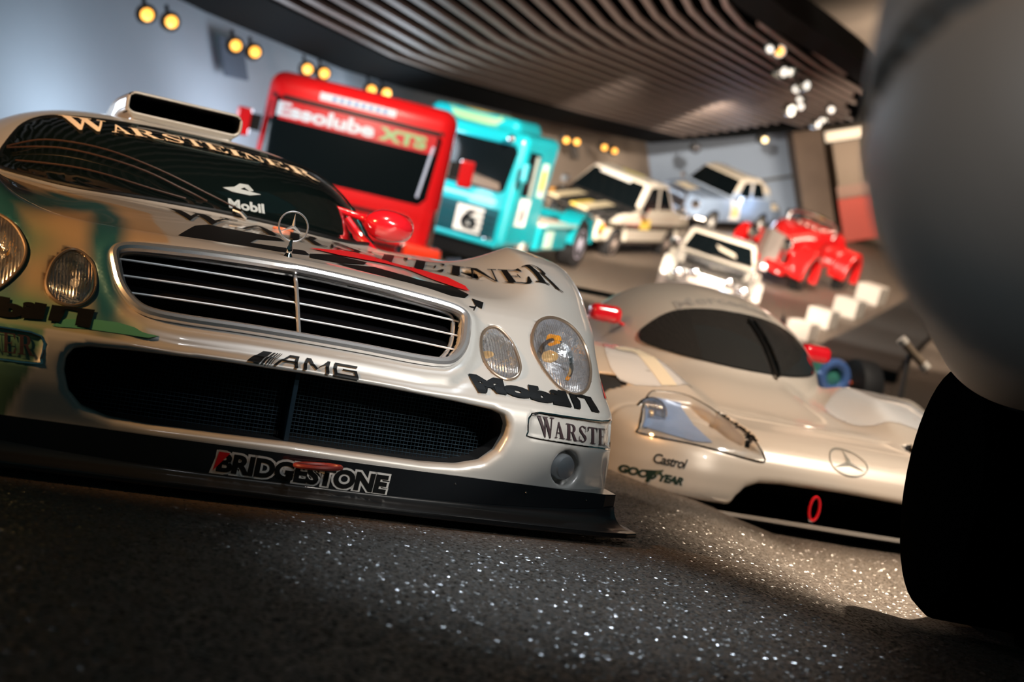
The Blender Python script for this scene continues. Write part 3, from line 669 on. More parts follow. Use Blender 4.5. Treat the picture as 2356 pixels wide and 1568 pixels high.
    # tow eye at the screen base
    MB().tube([(.205+.030*math.cos(a), 1.30+.03*math.sin(a), .672) for a in np.linspace(0, 2*math.pi, 20)[:-1]], .004, 6, closed=True).build('bonnet_ring', mat('ring_orange', (.8, .2, .08), .3), car, True)
    # --- roof air scoop
    def scoop(x, y, z):
        hw = .215-.05*sst(2.3, 3.3, y); top = 1.085-.09*sst(2.5, 3.3, y)
        d = rbox(x, y, z, (0, 2.75, (top+.90)/2), (hw, .62, (top-.90)/2), .035)
        nk = .03*np.exp(-((z-.985)/.02)**2)*sst(2.5, 2.2, y)
        hole = rbox(x, y, z, (0, 2.1, 1.042), (hw-.012, .35, .033), .022)
        return smax(d+nk, -hole, .008)
    body_mesh('roof_scoop', scoop, arange_nonuni([(-.24, .24, .008)]), arange_nonuni([(2.08, 2.5, .010), (2.5, 3.42, .03)]), arange_nonuni([(.93, 1.12, .007)]), lambda P: np.tile([.6, .585, .55], (len(P), 1)), silver, car, lambda c, n: (c[:, 1] > 2.155) & (c[:, 1] < 2.47) & (np.abs(c[:, 0]) < .207) & (c[:, 2] < 1.079) & (c[:, 2] > 1.006))
    # --- mirrors
    for sd in (1,):
        def mir(x, y, z):
            return smin(smin(ell(x, y, z, (sd*.63, 1.53, .762), (.088, .07, .054)), rbox(x, y, z, (sd*.65, 1.57, .765), (.07, .05, .045), .03), .02), cap(x, y, z, (sd*.60, 1.58, .77), (sd*.46, 1.64, .79), .012), .03)
        body_mesh('door_mirror', mir, np.arange(.40, .74, .008)*1. if sd > 0 else np.arange(-.74, -.40, .008), np.arange(1.43, 1.68, .008), np.arange(.69, .84, .008), None, RED, car)
        MB().tube(catmull([(sd*.50, 1.60, .765), (sd*.545, 1.58, .72), (sd*.60, 1.52, .665)], 6), .011, 8).build('mirror_brace', RED, car, True)
    # --- bonnet star
    M = axisM((.0, .455, .655), (0, -1, .08))
    mb = MB(); star_emblem(mb, M, .0385, .0034); mb.build('bonnet_star', BRIGHT, car, True)
    MB().lathe([(.034, 0), (.030, .006), (.012, .010), (.007, .02), (.009, .03), (.005, .04), (.004, .055)], axisM((0, .455, .566), (0, -.1, 1)), 24).build('star_base', CHROME, car, True)
    # --- printing on the bodywork
    pl, bb = serif('WARSTEINER'); ribbon('bonnet_lettering', 'big_name', pl, bb, BLACK, car, f, .01, .004)
    for k in ('bar_a', 'bar_b', 'bar_c', 'bar_d'): patch_xy('bonnet_stripe', RIB[k][1], BLACK, car, f, .02, .0025)
    patch_xy('red_stripe', RIB['red'][1], mat('red_print', (.8, .01, .015), .35), car, f, .02, .004)
    for ch in 'PRIVAT':
        if ch not in RIB: continue
        q = RIB[ch][1]
        if len(q) < 4: continue
        (v, fs), bb = text_polys(ch, 1, .04)
        q0, q1, q2, q3 = q
        decal('bonnet_letter', [(v, fs)], lambda V: np.stack([V[:, 0], V[:, 1], V[:, 0]*0+1.3], 1), (0, 0, -1), f, BLACK, car, .05, .003, 3, warp=quadwarp(q0, q3, q2, q1, bb))
    (v, fs), bb = text_polys('Mobil', 1, .075)
    x0 = bb[2]+.08; flag = [[(x0, bb[1]), (x0+.16, bb[1]), (x0+.26, bb[1]+.45), (x0+.14, bb[1]+.5), (x0+.16, bb[3]), (x0+.02, bb[3])], [(x0+.16, bb[3]), (x0+.75, bb[3]), (x0+.80, bb[1]), (x0+.52, bb[1]), (x0+.50, bb[3]-.16), (x0+.2, bb[3]-.16)]]
    bb2 = (bb[0], bb[1], x0+.8, bb[3])
    for key in ('nose_mobil',):
        ribbon('nose_lettering', key, [(v, fs)], bb2, BLACK, car, clk_body, .012, .004); [ribbon(n_, key, [p_], bb2, BLACK, car, f, .012, .004) for n_, p_ in zip(('nose_stripe', 'nose_numeral'), flag)]
    (v, fs), bb = text_polys('bil', 1, .075); x0 = bb[2]+.1
    flag = [[(x0, bb[1]), (x0+.24, bb[1]), (x0+.30, bb[1]+.45), (x0+.18, bb[1]+.5), (x0+.3, bb[3]-.12), (x0+.3, bb[3]), (x0+.0, bb[3])], [(x0+.3, bb[3]), (x0+.9, bb[3]), (x0+.9, bb[1]), (x0+.58, bb[1]), (x0+.56, bb[3]-.16), (x0+.3, bb[3]-.12)]]
    ribbon('nose_lettering', 'nose_mobil_left', [(v, fs)], (bb[0], bb[1], x0+.9, bb[3]), BLACK, car, clk_body, .02, .004); [ribbon(n_, 'nose_mobil_left', [p_], (bb[0], bb[1], x0+.9, bb[3]), BLACK, car, f, .02, .004) for n_, p_ in zip(('nose_stripe', 'nose_numeral'), flag)]
    A = [[(0, 0), (.75, 0), (.95, 1), (.35, 1)]]
    x = .82
    for k in range(4):
        wd = (.16, .10, .07, .05)[k]; A.append([(x, 0), (x+wd, 0), (x+.22+wd, 1), (x+.22, 1)]); x += wd+.07
    def seg(x0, y0, x1, y1, t, A=A):
        A.append([(x0, y0), (x0+t, y0), (x1+t, y1), (x1, y1)])
    a0 = x+.05
    seg(a0, 0, a0+.6, 1, .2); A.append([(a0+.6, 1), (a0+1.15, 1), (a0+1.15, .82), (a0+.55, .82)]); seg(a0+1.22, 0, a0+1.05, 1, .2); A.append([(a0+.35, .5), (a0+1.3, .5), (a0+1.3, .34), (a0+.25, .34)])
    m0 = a0+1.7; A.append([(m0, 0), (m0+.18, 0), (m0+.18, 1), (m0, 1)]); A.append([(m0, 1), (m0+.25, 1), (m0+.75, .25), (m0+.65, .1)]); A.append([(m0+.65, .1), (m0+.75, .25), (m0+1.2, 1), (m0+1.35, 1), (m0+1.35, .9)]); A.append([(m0+1.17, 0), (m0+1.35, 0), (m0+1.35, 1), (m0+1.17, 1)])
    g0 = m0+1.6
    for p in ([(g0, 0), (g0+.18, 0), (g0+.18, 1), (g0, 1)], [(g0, 1), (g0+1.3, 1), (g0+1.3, .83), (g0, .83)], [(g0, 0), (g0+1.3, 0), (g0+1.3, .17), (g0, .17)], [(g0+1.12, 0), (g0+1.3, 0), (g0+1.3, .6), (g0+1.12, .6)], [(g0+.5, .6), (g0+1.3, .6), (g0+1.3, .44), (g0+.5, .44)]): A.append(p)
    ribbon('bumper_lettering', 'amg', A, (0, 0, g0+1.3, 1), BLACK, car, clk_body, .01, .004)
    pl, bb = serif('WARSTEIN'); ink = mat('plum_print', (.05, .03, .035), .4)
    ribbon('plate_lettering', 'plate_name', pl, (0, 0, bb[2]*.82, 1), ink, car, clk_body, .012)
    pl, bb = serif('NER', small=1.); ribbon('plate_lettering', 'plate_name_left', pl, bb, ink, car, clk_body, .012)
    patch_xz('side_badge', [(.925, .355), (.94, .353), (.94, .40)], mat('red_print'), car, f, .01)
    patch_xz('side_badge_letter', [(.945, .35), (.965, .35), (.965, .395), (.948, .40)], BLACK, car, f, .01)
    patch_xz('green_tip', RIB['tip'][1], mat('tip_green', (.10, .36, .24), .35, .2, .8), car, f, .01, .0015)  # pointed green patch continuing the coloured light painted on the corner
    # --- splitter
    sp = [(0, -.015), (.3, -.012), (.6, 0), (.8, .015), (.90, .038), (.945, .065), (.962, .14), (.972, .30), (.975, .50), (.96, .60)]
    sp = sp+[(-a, b) for a, b in sp[::-1][:-1]]
    n = len(sp); Mx = Matrix(); mb = MB(); v = []; fc = []
    back = [(a*.97, max(b, .0)+.0) for a, b in sp]
    mb.prism(sp+[], Matrix.Translation((0, 0, 0)), .020, .034)
    spl = mb.build('front_splitter', CARBON, car, False, .004)
    # wall between splitter and bumper
    wl = [(a*.955, b+.095 if abs(a) < .7 else b+.095-.03*(abs(a)-.7)/.3) for a, b in sp]
    mb = MB(); mb.prism(wl, Matrix(), .03, .118); mb.build('splitter_wall', mat('wall_black', (.012, .014, .017), .25, .2, .7), car)
    # concave fillet of carbon along the wall foot
    rows = []; m_ = 14
    pts = sorted([p for p in wl if p[1] < .172]); pts = catmull(pts, 5)
    for q in pts:
        for k in range(m_):
            t = k/(m_-1); o_ = .003+(.035+.03*abs(q[0])**3)*(1-math.sin(t*math.pi/2)); zz = .034+(.016+.05*abs(q[0])**3)*(1-math.cos(t*math.pi/2))
            nx = (q[0]/1.05)**3; L_ = math.hypot(nx, 1); rows.append((q[0]+o_*nx/L_, q[1]-o_/L_, zz))
    fc = [(i*m_+k, (i+1)*m_+k, (i+1)*m_+k+1, i*m_+k+1) for i in range(len(pts)-1) for k in range(m_-1)]
    MB().add(rows, fc).build('splitter_fillet', CARBON, car, True)
    # splitter lettering
    (v, fs), bb = text_polys('BRIDGESTONE', 1, .045, 0, .96)
    (v2, fs2), b2 = text_polys('BRIDGESTONE', 1, .13, 0, .96)
    f0 = lambda V: np.stack([V[:, 0], V[:, 0]*0-.2, V[:, 1]], 1)
    def wallf(x, y, z): return np.interp(np.abs(x), [p[0] for p in wl[:8]], [p[1] for p in wl[:8]])-y
    Q = quadwarp((-.195, .051), (.243, .047), (.247, .103), (-.195, .107), (bb[0]-.22, bb[1]-.09, bb[2]+.09, bb[3]+.09))
    wht = mat('white_print')
    decal('tyre_maker_outline', [(v2, fs2), [(bb[0]-.22, bb[1]-.09), (bb[0]+.3, bb[1]-.09), (bb[0]+.3, bb[3]+.09), (bb[0]-.02, bb[3]+.09)]], f0, (0, 1, 0), wallf, wht, spl, .05, .002, .6, warp=Q)
    decal('tyre_maker_lettering', [(v, fs)], f0, (0, 1, 0), wallf, BLACK, spl, .05, .0035, .6, warp=Q)
    decal('tyre_maker_flag', [[(bb[0]-.12, bb[1]+.02), (bb[0]+.0, bb[3]+.02), (bb[0]+.40, bb[3]+.02)]], f0, (0, 1, 0), wallf, mat('red_print'), spl, .05, .0045, .6, warp=Q)
    # tow loop
    MB().tube([(.045+.055*math.cos(a), .035+.028*math.sin(a), .104+.004*math.cos(a)) for a in np.linspace(0, 2*math.pi, 26)[:-1]], .0055, 8, closed=True).build('tow_loop', mat('tow_red', (.35, .05, .04), .4), car, True)
    # rivets
    for x in (.42, .62, .80):
        P = [(x, np.interp(x, [p[0] for p in wl[:8]], [p[1] for p in wl[:8]])-.001, .098)]
        MB().lathe([(.003, 0), (.002, .002), (.0005, .0025)], axisM(P[0], (0, -1, 0)), 8).build('rivet', CHROME, car, True)
    for sd in (1, -1):
        for cy in (.86, 3.55): race_wheel(car, sd*.82, cy, .31, .31, .27, sd, mat('rim_silver', (.6, .6, .6), .25, .9))
    MB().box((0, 4.55, 1.0), (.85, .12, .012)).build('rear_wing', silver, car); 
    for sd in (1, -1): MB().box((sd*.85, 4.5, .93), (.01, .17, .14)).build('wing_endplate', silver, car)
    MB().box((0, 2.3, .075), (.85, 2.0, .02)).build('underfloor', DARK, car)
    return car
build_clk()

C9F = np.array([[.0, .06], [.06, .03], [.12, .0], [.20, .0], [.28, .02], [.34, .06], [.39, .14], [.43, .30], [.47, .5], [.6, .9]])
def c9_body0(x, y, z):
    ax = np.abs(x)
    fy = 0
    for dz, wt in ((-.02, .25), (0, .5), (.02, .25)): fy = fy+wt*np.interp(z+dz, C9F[:, 0], C9F[:, 1])
    Rr = .42; HW = .99
    qx = ax-(HW-Rr); qy = (fy-y)+Rr
    dp = (np.sqrt(np.maximum(qx, 0)**2+np.maximum(qy, 0)**2)+np.minimum(np.maximum(qx, qy), 0)-Rr)*.8
    hood = .385+.05*sst(.1, .6, y)+.06*sst(.7, 1.6, y)
    ridge = (.13*sst(.65, 1.35, y))*np.exp(-(ax/.36)**4)
    hump = (.155*sst(.10, .9, y)*(1-.85*sst(1.2, 1.9, y)))*np.exp(-(np.maximum(np.abs(ax-.75)-.17, 0)/.12)**2)
    T = hood+ridge+hump
    dt = (z-T)*.8
    d = smax(dp, dt, .06)
    d = smax(d, y-4.6, .2); d = smax(d, .085-z, .02)
    cab = (np.abs(x-.045)/(np.where(x < .045, .66, .72)*(1-.42*sst(2.1, 3.3, y))))**2.05; zz = np.maximum((z-.42)/(.62-.30*sst(2.1, 3.2, y)), 0); yy = np.abs(y-2.35)/np.where(y < 2.35, 1.14, 1.15)
    kk = cab+zz**2.4+yy**2.4
    dc = smax((kk**(1/2.4)-1)*.45, .3-z, .02)
    return smin(d, dc, .04)
C9P = dict(loc=(1.467, 5.783, -.13), yaw=15.)

RIB.update({
'c9_cover' : ('xz', [(-0.882, 0.318), (-0.845, 0.393), (-0.762, 0.453), (-0.712, 0.477), (-0.602, 0.482), (-0.307, 0.452), (-0.461, 0.379), (-0.377, 0.277), (-0.464, 0.281), (-0.684, 0.301), (-0.869, 0.292)]) ,
'c9_slot' : ('xy', [(-0.464, 0.277), (-0.412, 0.272), (-0.383, 0.021), (-0.422, 0.02)]) ,
'c9_screen' : ('xz', [(-0.464, 0.751), (-0.395, 0.83), (-0.276, 0.871), (-0.104, 0.893), (0.094, 0.899), (0.217, 0.87), (0.33, 0.776), (0.457, 0.681), (0.221, 0.605), (-0.029, 0.629), (-0.242, 0.643), (-0.389, 0.664), (-0.453, 0.691)]) ,
'c9_panel' : ('xy', [(-0.612, 1.216), (-0.423, 1.424), (-0.318, 1.328), (-0.251, 1.243), (-0.292, 0.871), (-0.588, 0.52), (-0.743, 0.537)]) ,
'c9_one' : ('xy', [(-0.414, 1.398), (-0.363, 1.358), (-0.345, 1.32), (-0.602, 0.539), (-0.661, 0.544), (-0.577, 0.838), (-0.613, 0.845)]) ,
'c9_castrol' : ('xz', [(-0.83, 0.2), (-0.714, 0.197), (-0.71, 0.236), (-0.831, 0.239)]) ,
'c9_goodyear' : ('xz', [(-0.928, 0.129), (-0.717, 0.136), (-0.714, 0.166), (-0.929, 0.165)]) ,
'c9_mouth' : ('xz', [(-0.497, 0.097), (-0.485, 0.148), (-0.445, 0.185), (-0.362, 0.207), (-0.207, 0.211), (0.092, 0.198), (0.264, 0.195)]) ,
'c9_emblem' : ('xz', [(-0.004, 0.325), (-0.079, 0.357), (0.087, 0.289), (-0.064, 0.28), (0.074, 0.368)]) ,
'c9_merc' : ('xy', [(-0.266, 1.673), (-0.095, 1.691), (0.122, 1.738), (-0.289, 1.594), (-0.131, 1.585), (0.053, 1.59), (0.266, 1.606)]) ,
'c9_seam' : ('xy', [(-0.292, 0.871), (-0.409, 0.338), (-0.176, 0.354), (0.104, 0.414), (0.435, 0.372)]) ,
'c9_wiper' : ('xz', [(0.138, 0.865), (0.163, 0.806), (0.195, 0.727), (0.229, 0.658), (0.26, 0.599)]) ,
'c9_wedge' : ('xy', [(-0.294, 0.838), (-0.228, 0.759), (-0.293, 0.464), (-0.409, 0.338)]) ,
})

def build_c9():
    car = thing('race_car', 'low silver race car with bubble windscreen, red mirrors and star print on nose', 'car', C9P['loc'], (0, 0, R(C9P['yaw'])))
    MO = [(0, .205), (.3, .200), (.40, .19), (.455, .165), (.49, .12), (.50, .075), (.5, .05), (0, .05)]; MO = MO+[(-a, b) for a, b in MO[::-1][1:-1]]
    CV = [(.882, .318), (.845, .393), (.765, .450), (.70, .468), (.56, .468), (.46, .40), (.385, .290), (.464, .281), (.684, .300), (.869, .300)]
    def f(x, y, z):
        d = c9_body0(x, y, z); ax = np.abs(x)
        m = poly2(ax+0*z, z+0*x, [(a, b) for a, b in MO]); d = smax(d, -np.maximum(m, y-.5), .03)
        c = poly2(ax+0*z, z+0*x, CV); d = d+.05*(1-sst(-.05, .004, c))*(y < .8)
        s_ = poly2(ax+0*y, y+0*x, [(.43, .40), (.47, .40), (.43, .10), (.40, .10)]); d = smax(d, -np.maximum(s_, .30-z), .01)
        for cy in (.71, 3.6): d = smax(d, -np.maximum(np.hypot(y-cy, z-.22)-.275, .66-ax), .015)
        d = d+.006*np.exp(-((y-(.34+.10*(ax < .4)))/.012)**2)*(z > .3)*(ax < .98)
        return d
    xs = np.linspace(-1.02, 1.02, 171); ys = arange_nonuni([(-.05, 1.2, .012), (1.2, 2.4, .022), (2.4, 4.75, .06)]); zs = arange_nonuni([(.06, .62, .0105), (.62, 1.08, .02)])
    def dark(c, n):
        x, y, z = c.T; ax = np.abs(x)
        a = (poly2(ax, z, MO) < .01) & (y > .07) & (y < .7)
        w_ = (ax < .97) & (np.minimum(np.hypot(y-.71, z-.22), np.hypot(y-3.6, z-.22)) < .272) & (ax > .6) & (n[:, 2] < .3)
        s_ = (poly2(ax, y, [(.43, .40), (.47, .40), (.43, .10), (.40, .10)]) < .012) & (n[:, 2] < .5)
        return a | w_ | s_
    body_mesh('body', f, xs, ys, zs, lambda P: np.tile([.70, .62, .53], (len(P), 1)), silver, car, dark)
    g = c9_body0
    SC = [(0, .895), (.13, .890), (.26, .866), (.35, .825), (.42, .765), (.465, .705), (.44, .660), (.25, .632), (0, .622)]; SC = [(a+.035, b) for a, b in SC+[(-a, b) for a, b in SC[::-1][1:-1]]]
    ws = patch_xz('windscreen', SC, mat('smoke_glass', (.03, .028, .026), .06, 0, 1, .8), car, g, .03, .006, 3, start=.5)
    rim = loop_on(g, SC, 3, .005, start=.5, tmax=2.4); MB().tube(rim, .004, 5, closed=True).build('screen_seal', BLACK, ws, True)
    for sd in (1, -1):
        cv = patch_xz('headlight_cover', CV, mat('clear_cover', (.8, .85, .9), .05), car, g, .02, .001, 3, mx=sd)
        rim = loop_on(g, CV, 4, .002, mirror=sd, tmax=2.); MB().tube(rim, .004, 5, closed=True).build('cover_rim', CHROME, cv, True)
        # lamp bed and round lamp behind the cover
        bedm = mat('lamp_bed', (.30, .40, .60), .35, .1)
        patch_xz('lamp_bed', [(a, b) for a, b in [(.87, .325), (.83, .40), (.76, .44), (.62, .44), (.60, .315), (.69, .308)]], bedm, cv, f, .03, .004, 0, mx=sd)
        P, ok, n_ = project(f, [(sd*.79, -.3, .372)], (0, 1, 0), 2, 0); ax_ = Vector((sd*.15, -1, .25)).normalized(); c = Vector(P[0])+ax_*.035
        lb = MB().lathe([(.066, -.02), (.068, .004), (.062, .012), (.058, .0), (.04, -.012), (.01, -.016)], axisM(c, ax_), 30, False).build('headlamp', CHROME, cv, True)
        MB().lathe([(.058, .004), (.04, .014), (.015, .018), (.001, .0185)], axisM(c, ax_), 24, False).build('lamp_glass', LENS, lb, True)
        MB().lathe([(.012, -.01), (.014, .0), (.001, .006)], axisM(c, ax_), 12).build('lamp_bulb', mat('bulb_warm'), lb, True)
        def mir(x, y, z, sd=sd):
            return smin(rbox(x, y, z, (sd*.60, 1.72, .775), (.085, .05, .045), .035), cap(x, y, z, (sd*.55, 1.74, .76), (sd*.42, 1.80, .72), .010), .02)
        body_mesh('door_mirror', mir, np.arange(.38, .72, .01) if sd > 0 else np.arange(-.72, -.38, .01), np.arange(1.62, 1.86, .01), np.arange(.68, .86, .01), None, RED, car)
        # fender top panel
        pn = [(.50, 1.25), (.40, 1.10), (.40, .90), (.46, .70), (.70, .56), (.84, .62), (.82, .95), (.72, 1.25)]
        patch_xy('start_number_panel', [(sd*a, b) for a, b in pn], mat('panel_white', (.74, .74, .74), .2, 0, 1), car, g, .02, .003, 2)
    patch_xy('start_number', [(-.74, 1.10), (-.66, 1.16), (-.585, 1.16), (-.585, .60), (-.665, .58), (-.665, 1.03), (-.74, 1.0)], mat('cream_number', (.75, .66, .5), .4), car, g, .02, .005)
    # emblem ring and star on the nose
    ec = mat('emblem_grey', (.22, .21, .18), .5); c0 = (-.002, .328)
    for i in range(36):
        a0, a1 = 2*math.pi*i/36, 2*math.pi*(i+1)/36; ro, ri = (.088, .050), (.083, .045)
        if i == 0: RP = []
        RP.append([(c0[0]+ro[0]*math.cos(a0), c0[1]+ro[1]*math.sin(a0)), (c0[0]+ro[0]*math.cos(a1), c0[1]+ro[1]*math.sin(a1)), (c0[0]+ri[0]*math.cos(a1), c0[1]+ri[1]*math.sin(a1)), (c0[0]+ri[0]*math.cos(a0), c0[1]+ri[1]*math.sin(a0))])
    for k in range(3):
        a = R(90+120*k); b = R(150+120*k); c = R(30+120*k)
        RP.append([(c0[0], c0[1]), (c0[0]+.013*math.cos(c), c0[1]+.008*math.sin(c)), (c0[0]+.082*math.cos(a), c0[1]+.045*math.sin(a)), (c0[0]+.013*math.cos(b), c0[1]+.008*math.sin(b))])
    f3 = lambda V: np.stack([V[:, 0], V[:, 0]*0-.3, V[:, 1]], 1)
    decal('nose_emblem', RP, f3, (0, 1, 0), g, ec, car, .02, .003, 2)
    (v, fs), bb = text_polys('Castrol', 1, .015, .25, .9); decal('oil_lettering', [(v, fs)], f3, (0, 1, 0), f, BLACK, car, .02, .003, 2, warp=quadwarp((-.83, .199), (-.714, .199), (-.710, .238), (-.831, .238), bb))
    (v, fs), bb = text_polys('GOOD YEAR', 1, .05, .2, .9); tr = mat('tyre_green', (.01, .03, .02), .4)
    decal('tyre_lettering', [(v, fs)], f3, (0, 1, 0), f, tr, car, .02, .003, 2, warp=quadwarp((-.928, .132), (-.717, .132), (-.714, .165), (-.929, .165), bb))
    decal('winged_foot', [[(-.845, .120), (-.835, .150), (-.850, .165), (-.815, .172), (-.790, .180), (-.80, .160), (-.822, .150), (-.832, .118)]], f3, (0, 1, 0), f, tr, car, .02, .0035, 2)
    (v, fs), bb = text_polys('Mercedes', 1, .02); fr = lambda V: np.stack([V[:, 0], V[:, 1], V[:, 0]*0+1.4], 1)
    decal('roof_lettering', [(v, fs)], fr, (0, 0, -1), g, mat('faint_print', (.40, .36, .32), .5), car, .02, .003, 2, warp=quadwarp((-.26, 1.60), (.26, 1.60), (.26, 1.70), (-.26, 1.70), bb))
    # wiper with two arms
    for dx in (0, .03):
        P, ok, n_ = project(g, [(.066+dx, .4, .864), (.092+dx, .4, .806), (.125+dx, .4, .727), (.152+dx, .4, .658), (.171+dx*.3, .4, .60)], (0, 1, 0), 2.4, .02)
        MB().tube([tuple(p) for p in P], .007, 6).build('wiper', CHROME if dx else BLACK, car, True)
    # splitter lip, tow loop
    sp = [(-.93, .30), (-.85, .10), (-.55, -.03), (0, -.05), (.55, -.03), (.85, .10), (.93, .30)]
    MB().prism(sp, Matrix(), .050, .062).build('splitter_lip', mat('lip_pale', (.55, .5, .44), .3, .3), car)
    MB().box((0, .9, .05), (.9, .9, .012)).build('underfloor', DARK, car)
    MB().tube([(-.145+.022*math.cos(a), .0, .128+.048*math.sin(a)) for a in np.linspace(0, 2*math.pi, 22)[:-1]], .0065, 8, closed=True).build('tow_loop', RED, car, True)
    MB().tube([(-.150, .02, .09), (-.135, .02, .055)], .008, 6).build('tow_bracket', CHROME, car, True)
    for sd in (1, -1):
        for cy in (.71, 3.6): race_wheel(car, sd*.81, cy, .245, .245, .28, sd, mat('rim_silver'))
        MB().box((sd*.8, 4.6, .85), (.012, .25, .16)).build('wing_endplate', BLACK, car)
    MB().box((0, 4.65, .96), (.8, .18, .015)).build('rear_wing', silver, car)
    return car
build_c9()

def truck_cab(x, y, z, w=1.2, h=2.55, dep=1.7, z0=.42, r=.16, rake=.10):
    yy = y-rake*np.clip((z-1.1)/1.4, 0, 1)
    yy = yy-.06*(x/w)**2
    d = rbox(x, yy, z, (0, dep/2, (z0+h)/2), (w, dep/2, (h-z0)/2), r)
    return d
def red_cab(x, y, z): return truck_cab(x, y, z, 1.19, 2.44, 1.7, .40, .20, .13)
def teal_cab(x, y, z):
    d = truck_cab(x, y, z, 1.16, 2.42, 1.75, .42, .16, .20)
    v = rbox(x, y, z, (0, 1.05, 2.46), (.85, .62, .16), .14)
    return smin(d, v, .10)
def three_box(x, y, z, S):
    ax = np.abs(x); d = smax(poly2(y, z, S['body']), ax-S['w']*(1-.13*sst(.9, 0, y)-.10*sst(S['L']-.9, S['L'], y))+.05*sst(.55, .9, z), S.get('k', .10))
    c = smax(poly2(y, z, S['cab']), ax-(S['w']-.08-S['tap']*np.clip(z-S['zb'], 0, 2)), .10)
    d = smin(d*.9, c*.9, .03)
    for cy in S['ax']:
        d = smax(d, -np.maximum(np.sqrt((y-cy)**2+(z-.30)**2)-S['ar'], S['w']-.32-ax), .02)
        if S.get('flare'): d = smin(d, np.maximum(np.abs(np.sqrt((y-cy)**2+(z-.30)**2)-S['ar']-.03)-.05, np.maximum(np.abs(ax-S['w'])-S['flare'], .12-z)), .03)
    return d
SED = dict(L=4.68, w=.885, tap=.28, zb=.88, ax=(.86, 3.60), ar=.36, body=[(0, .38), (.02, .72), (.10, .80), (1.45, .90), (3.4, .92), (4.60, .86), (4.68, .70), (4.66, .40), (4.3, .30), (.4, .28)], cab=[(1.35, .80), (2.02, 1.40), (2.5, 1.45), (3.1, 1.42), (3.75, .85)])
PON = dict(L=4.7, w=.85, tap=.26, zb=.95, k=.2, ax=(.78, 3.45), ar=.36, body=[(0, .40), (.03, .80), (.15, .90), (.8, .97), (1.5, 1.0), (3.6, 1.0), (4.3, .92), (4.7, .74), (4.7, .45), (4.3, .33), (.4, .30)], cab=[(1.40, .90), (1.95, 1.50), (2.4, 1.57), (3.0, 1.55), (3.55, 1.35), (3.9, .9)])
COU = dict(L=4.4, w=.86, tap=.24, zb=.86, flare=.10, ax=(.82, 3.40), ar=.37, body=[(0, .30), (.02, .62), (.15, .72), (1.5, .86), (3.4, .92), (4.35, .86), (4.4, .5), (4.2, .22), (.2, .16)], cab=[(1.45, .80), (2.15, 1.30), (2.6, 1.35), (3.1, 1.31), (3.75, .85)])
def sed_f(x, y, z): return three_box(x, y, z, SED)
def pon_f(x, y, z): return three_box(x, y, z, PON)
def cou_f(x, y, z): return three_box(x, y, z, COU)
def road_f(x, y, z):
    """vintage racer: narrow body, long bonnet, separate wings"""
    ax = np.abs(x)
    top = .90+.20*sst(.1, 1.5, y)-.34*sst(2.6, 4.1, y)
    bw = .28+.30*sst(.1, 1.5, y)-.36*sst(2.8, 4.2, y)
    b = smax(smax(np.abs(z-(top+.38)/2)-(top-.38)/2, ax-bw, .26), np.maximum(.12-y, y-4.1), .05)
    for cy, w0 in ((.62, .70), (3.05, .72)):
        rr = np.sqrt((y-cy)**2+(z-.34)**2); a = np.abs(rr-.44)-.035
        a = np.maximum(a, np.abs(ax-w0)-.17); a = np.maximum(a, .33-z-.35*np.maximum(y-cy, 0))
        b = smin(b, a-.03, .03)
        b = smin(b, np.maximum(rbox(x, y, z, (0, cy, .62), (.66, .10, .05), .04), 0*x-1), .08)
    ap = np.maximum(rbox(x, y, z, (0, .12, .40), (.62, .14, .06), .05), 0*x-1)
    return smin(b, ap, .08)
FAR = {'red': (-2.4, 17.6, 8.5, 2), 'teal': (-1.62, 24.4, -18.5, 1), 'sedan': (.50, 31.6, -27, 6), 'ponton': (3.75, 41.2, -35, 5), 'coupe': (3.3, 26.0, -7, 4), 'road': (5.45, 34.2, -31, 6)}

SCL = {'sedan': (1.15, 1.1, 1.26), 'road': (1.15, 1.15, 1.35), 'ponton': (1.12, 1.12, 1.12)}
def place(k, name, label, cat='car', dz=0):
    x, y, yaw, roll = FAR[k]; loc, M = on_floor(x, y, yaw, roll, dz); t = thing(name, label, cat, loc, M); t.scale = SCL.get(k, (1, 1, 1)); return t
def xz3(y0=-.5): return lambda V: np.stack([V[:, 0], V[:, 0]*0+y0, V[:, 1]], 1)
def face(name, polys, m, parent, f, off=.004, step=.12, y0=-.6, tmax=4, warp=None): return decal(name, polys, xz3(y0), (0, 1, 0), f, m, parent, step, off, tmax, warp=warp)
def side(name, polys, m, parent, f, sd=1, off=.004, step=.15): return decal(name, polys, lambda V: np.stack([V[:, 0]*0+sd*1.6, V[:, 0], V[:, 1]], 1), (-sd, 0, 0), f, m, parent, step, off, 2.5)
def topf(name, polys, m, parent, f, off=.004, step=.15, warp=None): return decal(name, polys, lambda V: np.stack([V[:, 0], V[:, 1], V[:, 0]*0+3.2], 1), (0, 0, -1), f, m, parent, step, off, 4, warp=warp)
def rp(x0, x1, y0, y1): return [(x0, y0), (x1, y0), (x1, y1), (x0, y1)]
def wheel(parent, x, y, r, w, sd, rim):
    M = axisM((x, y, r), (sd, 0, 0)); t = MB().lathe([(r*.6, -w/2), (r*.95, -w/2), (r, -w/2+.02), (r, w/2-.02), (r*.95, w/2), (r*.6, w/2)], M, 28).build('tyre', RUBBER, parent, True)
    MB().lathe([(r*.62, w/2-.01), (r*.58, w/2+.005), (r*.35, w/2-.02), (r*.2, w/2+.03), (.01, w/2+.04)], M, 20, False).build('wheel_rim', rim, t, True); return t
def lamp(parent, p, r, name='round_lamp', ax=(0, -1, .05)):
    return MB().lathe([(r*.6, -.08), (r, -.01), (r, .01), (r*.9, .03), (r*.5, .05), (.005, .055)], axisM(p, ax), 16).build(name, CHROME, parent, True)
RIMW = mat('rim_pale', (.75, .72, .66), .3, .3)
def flat_paint(fn):
    return fn
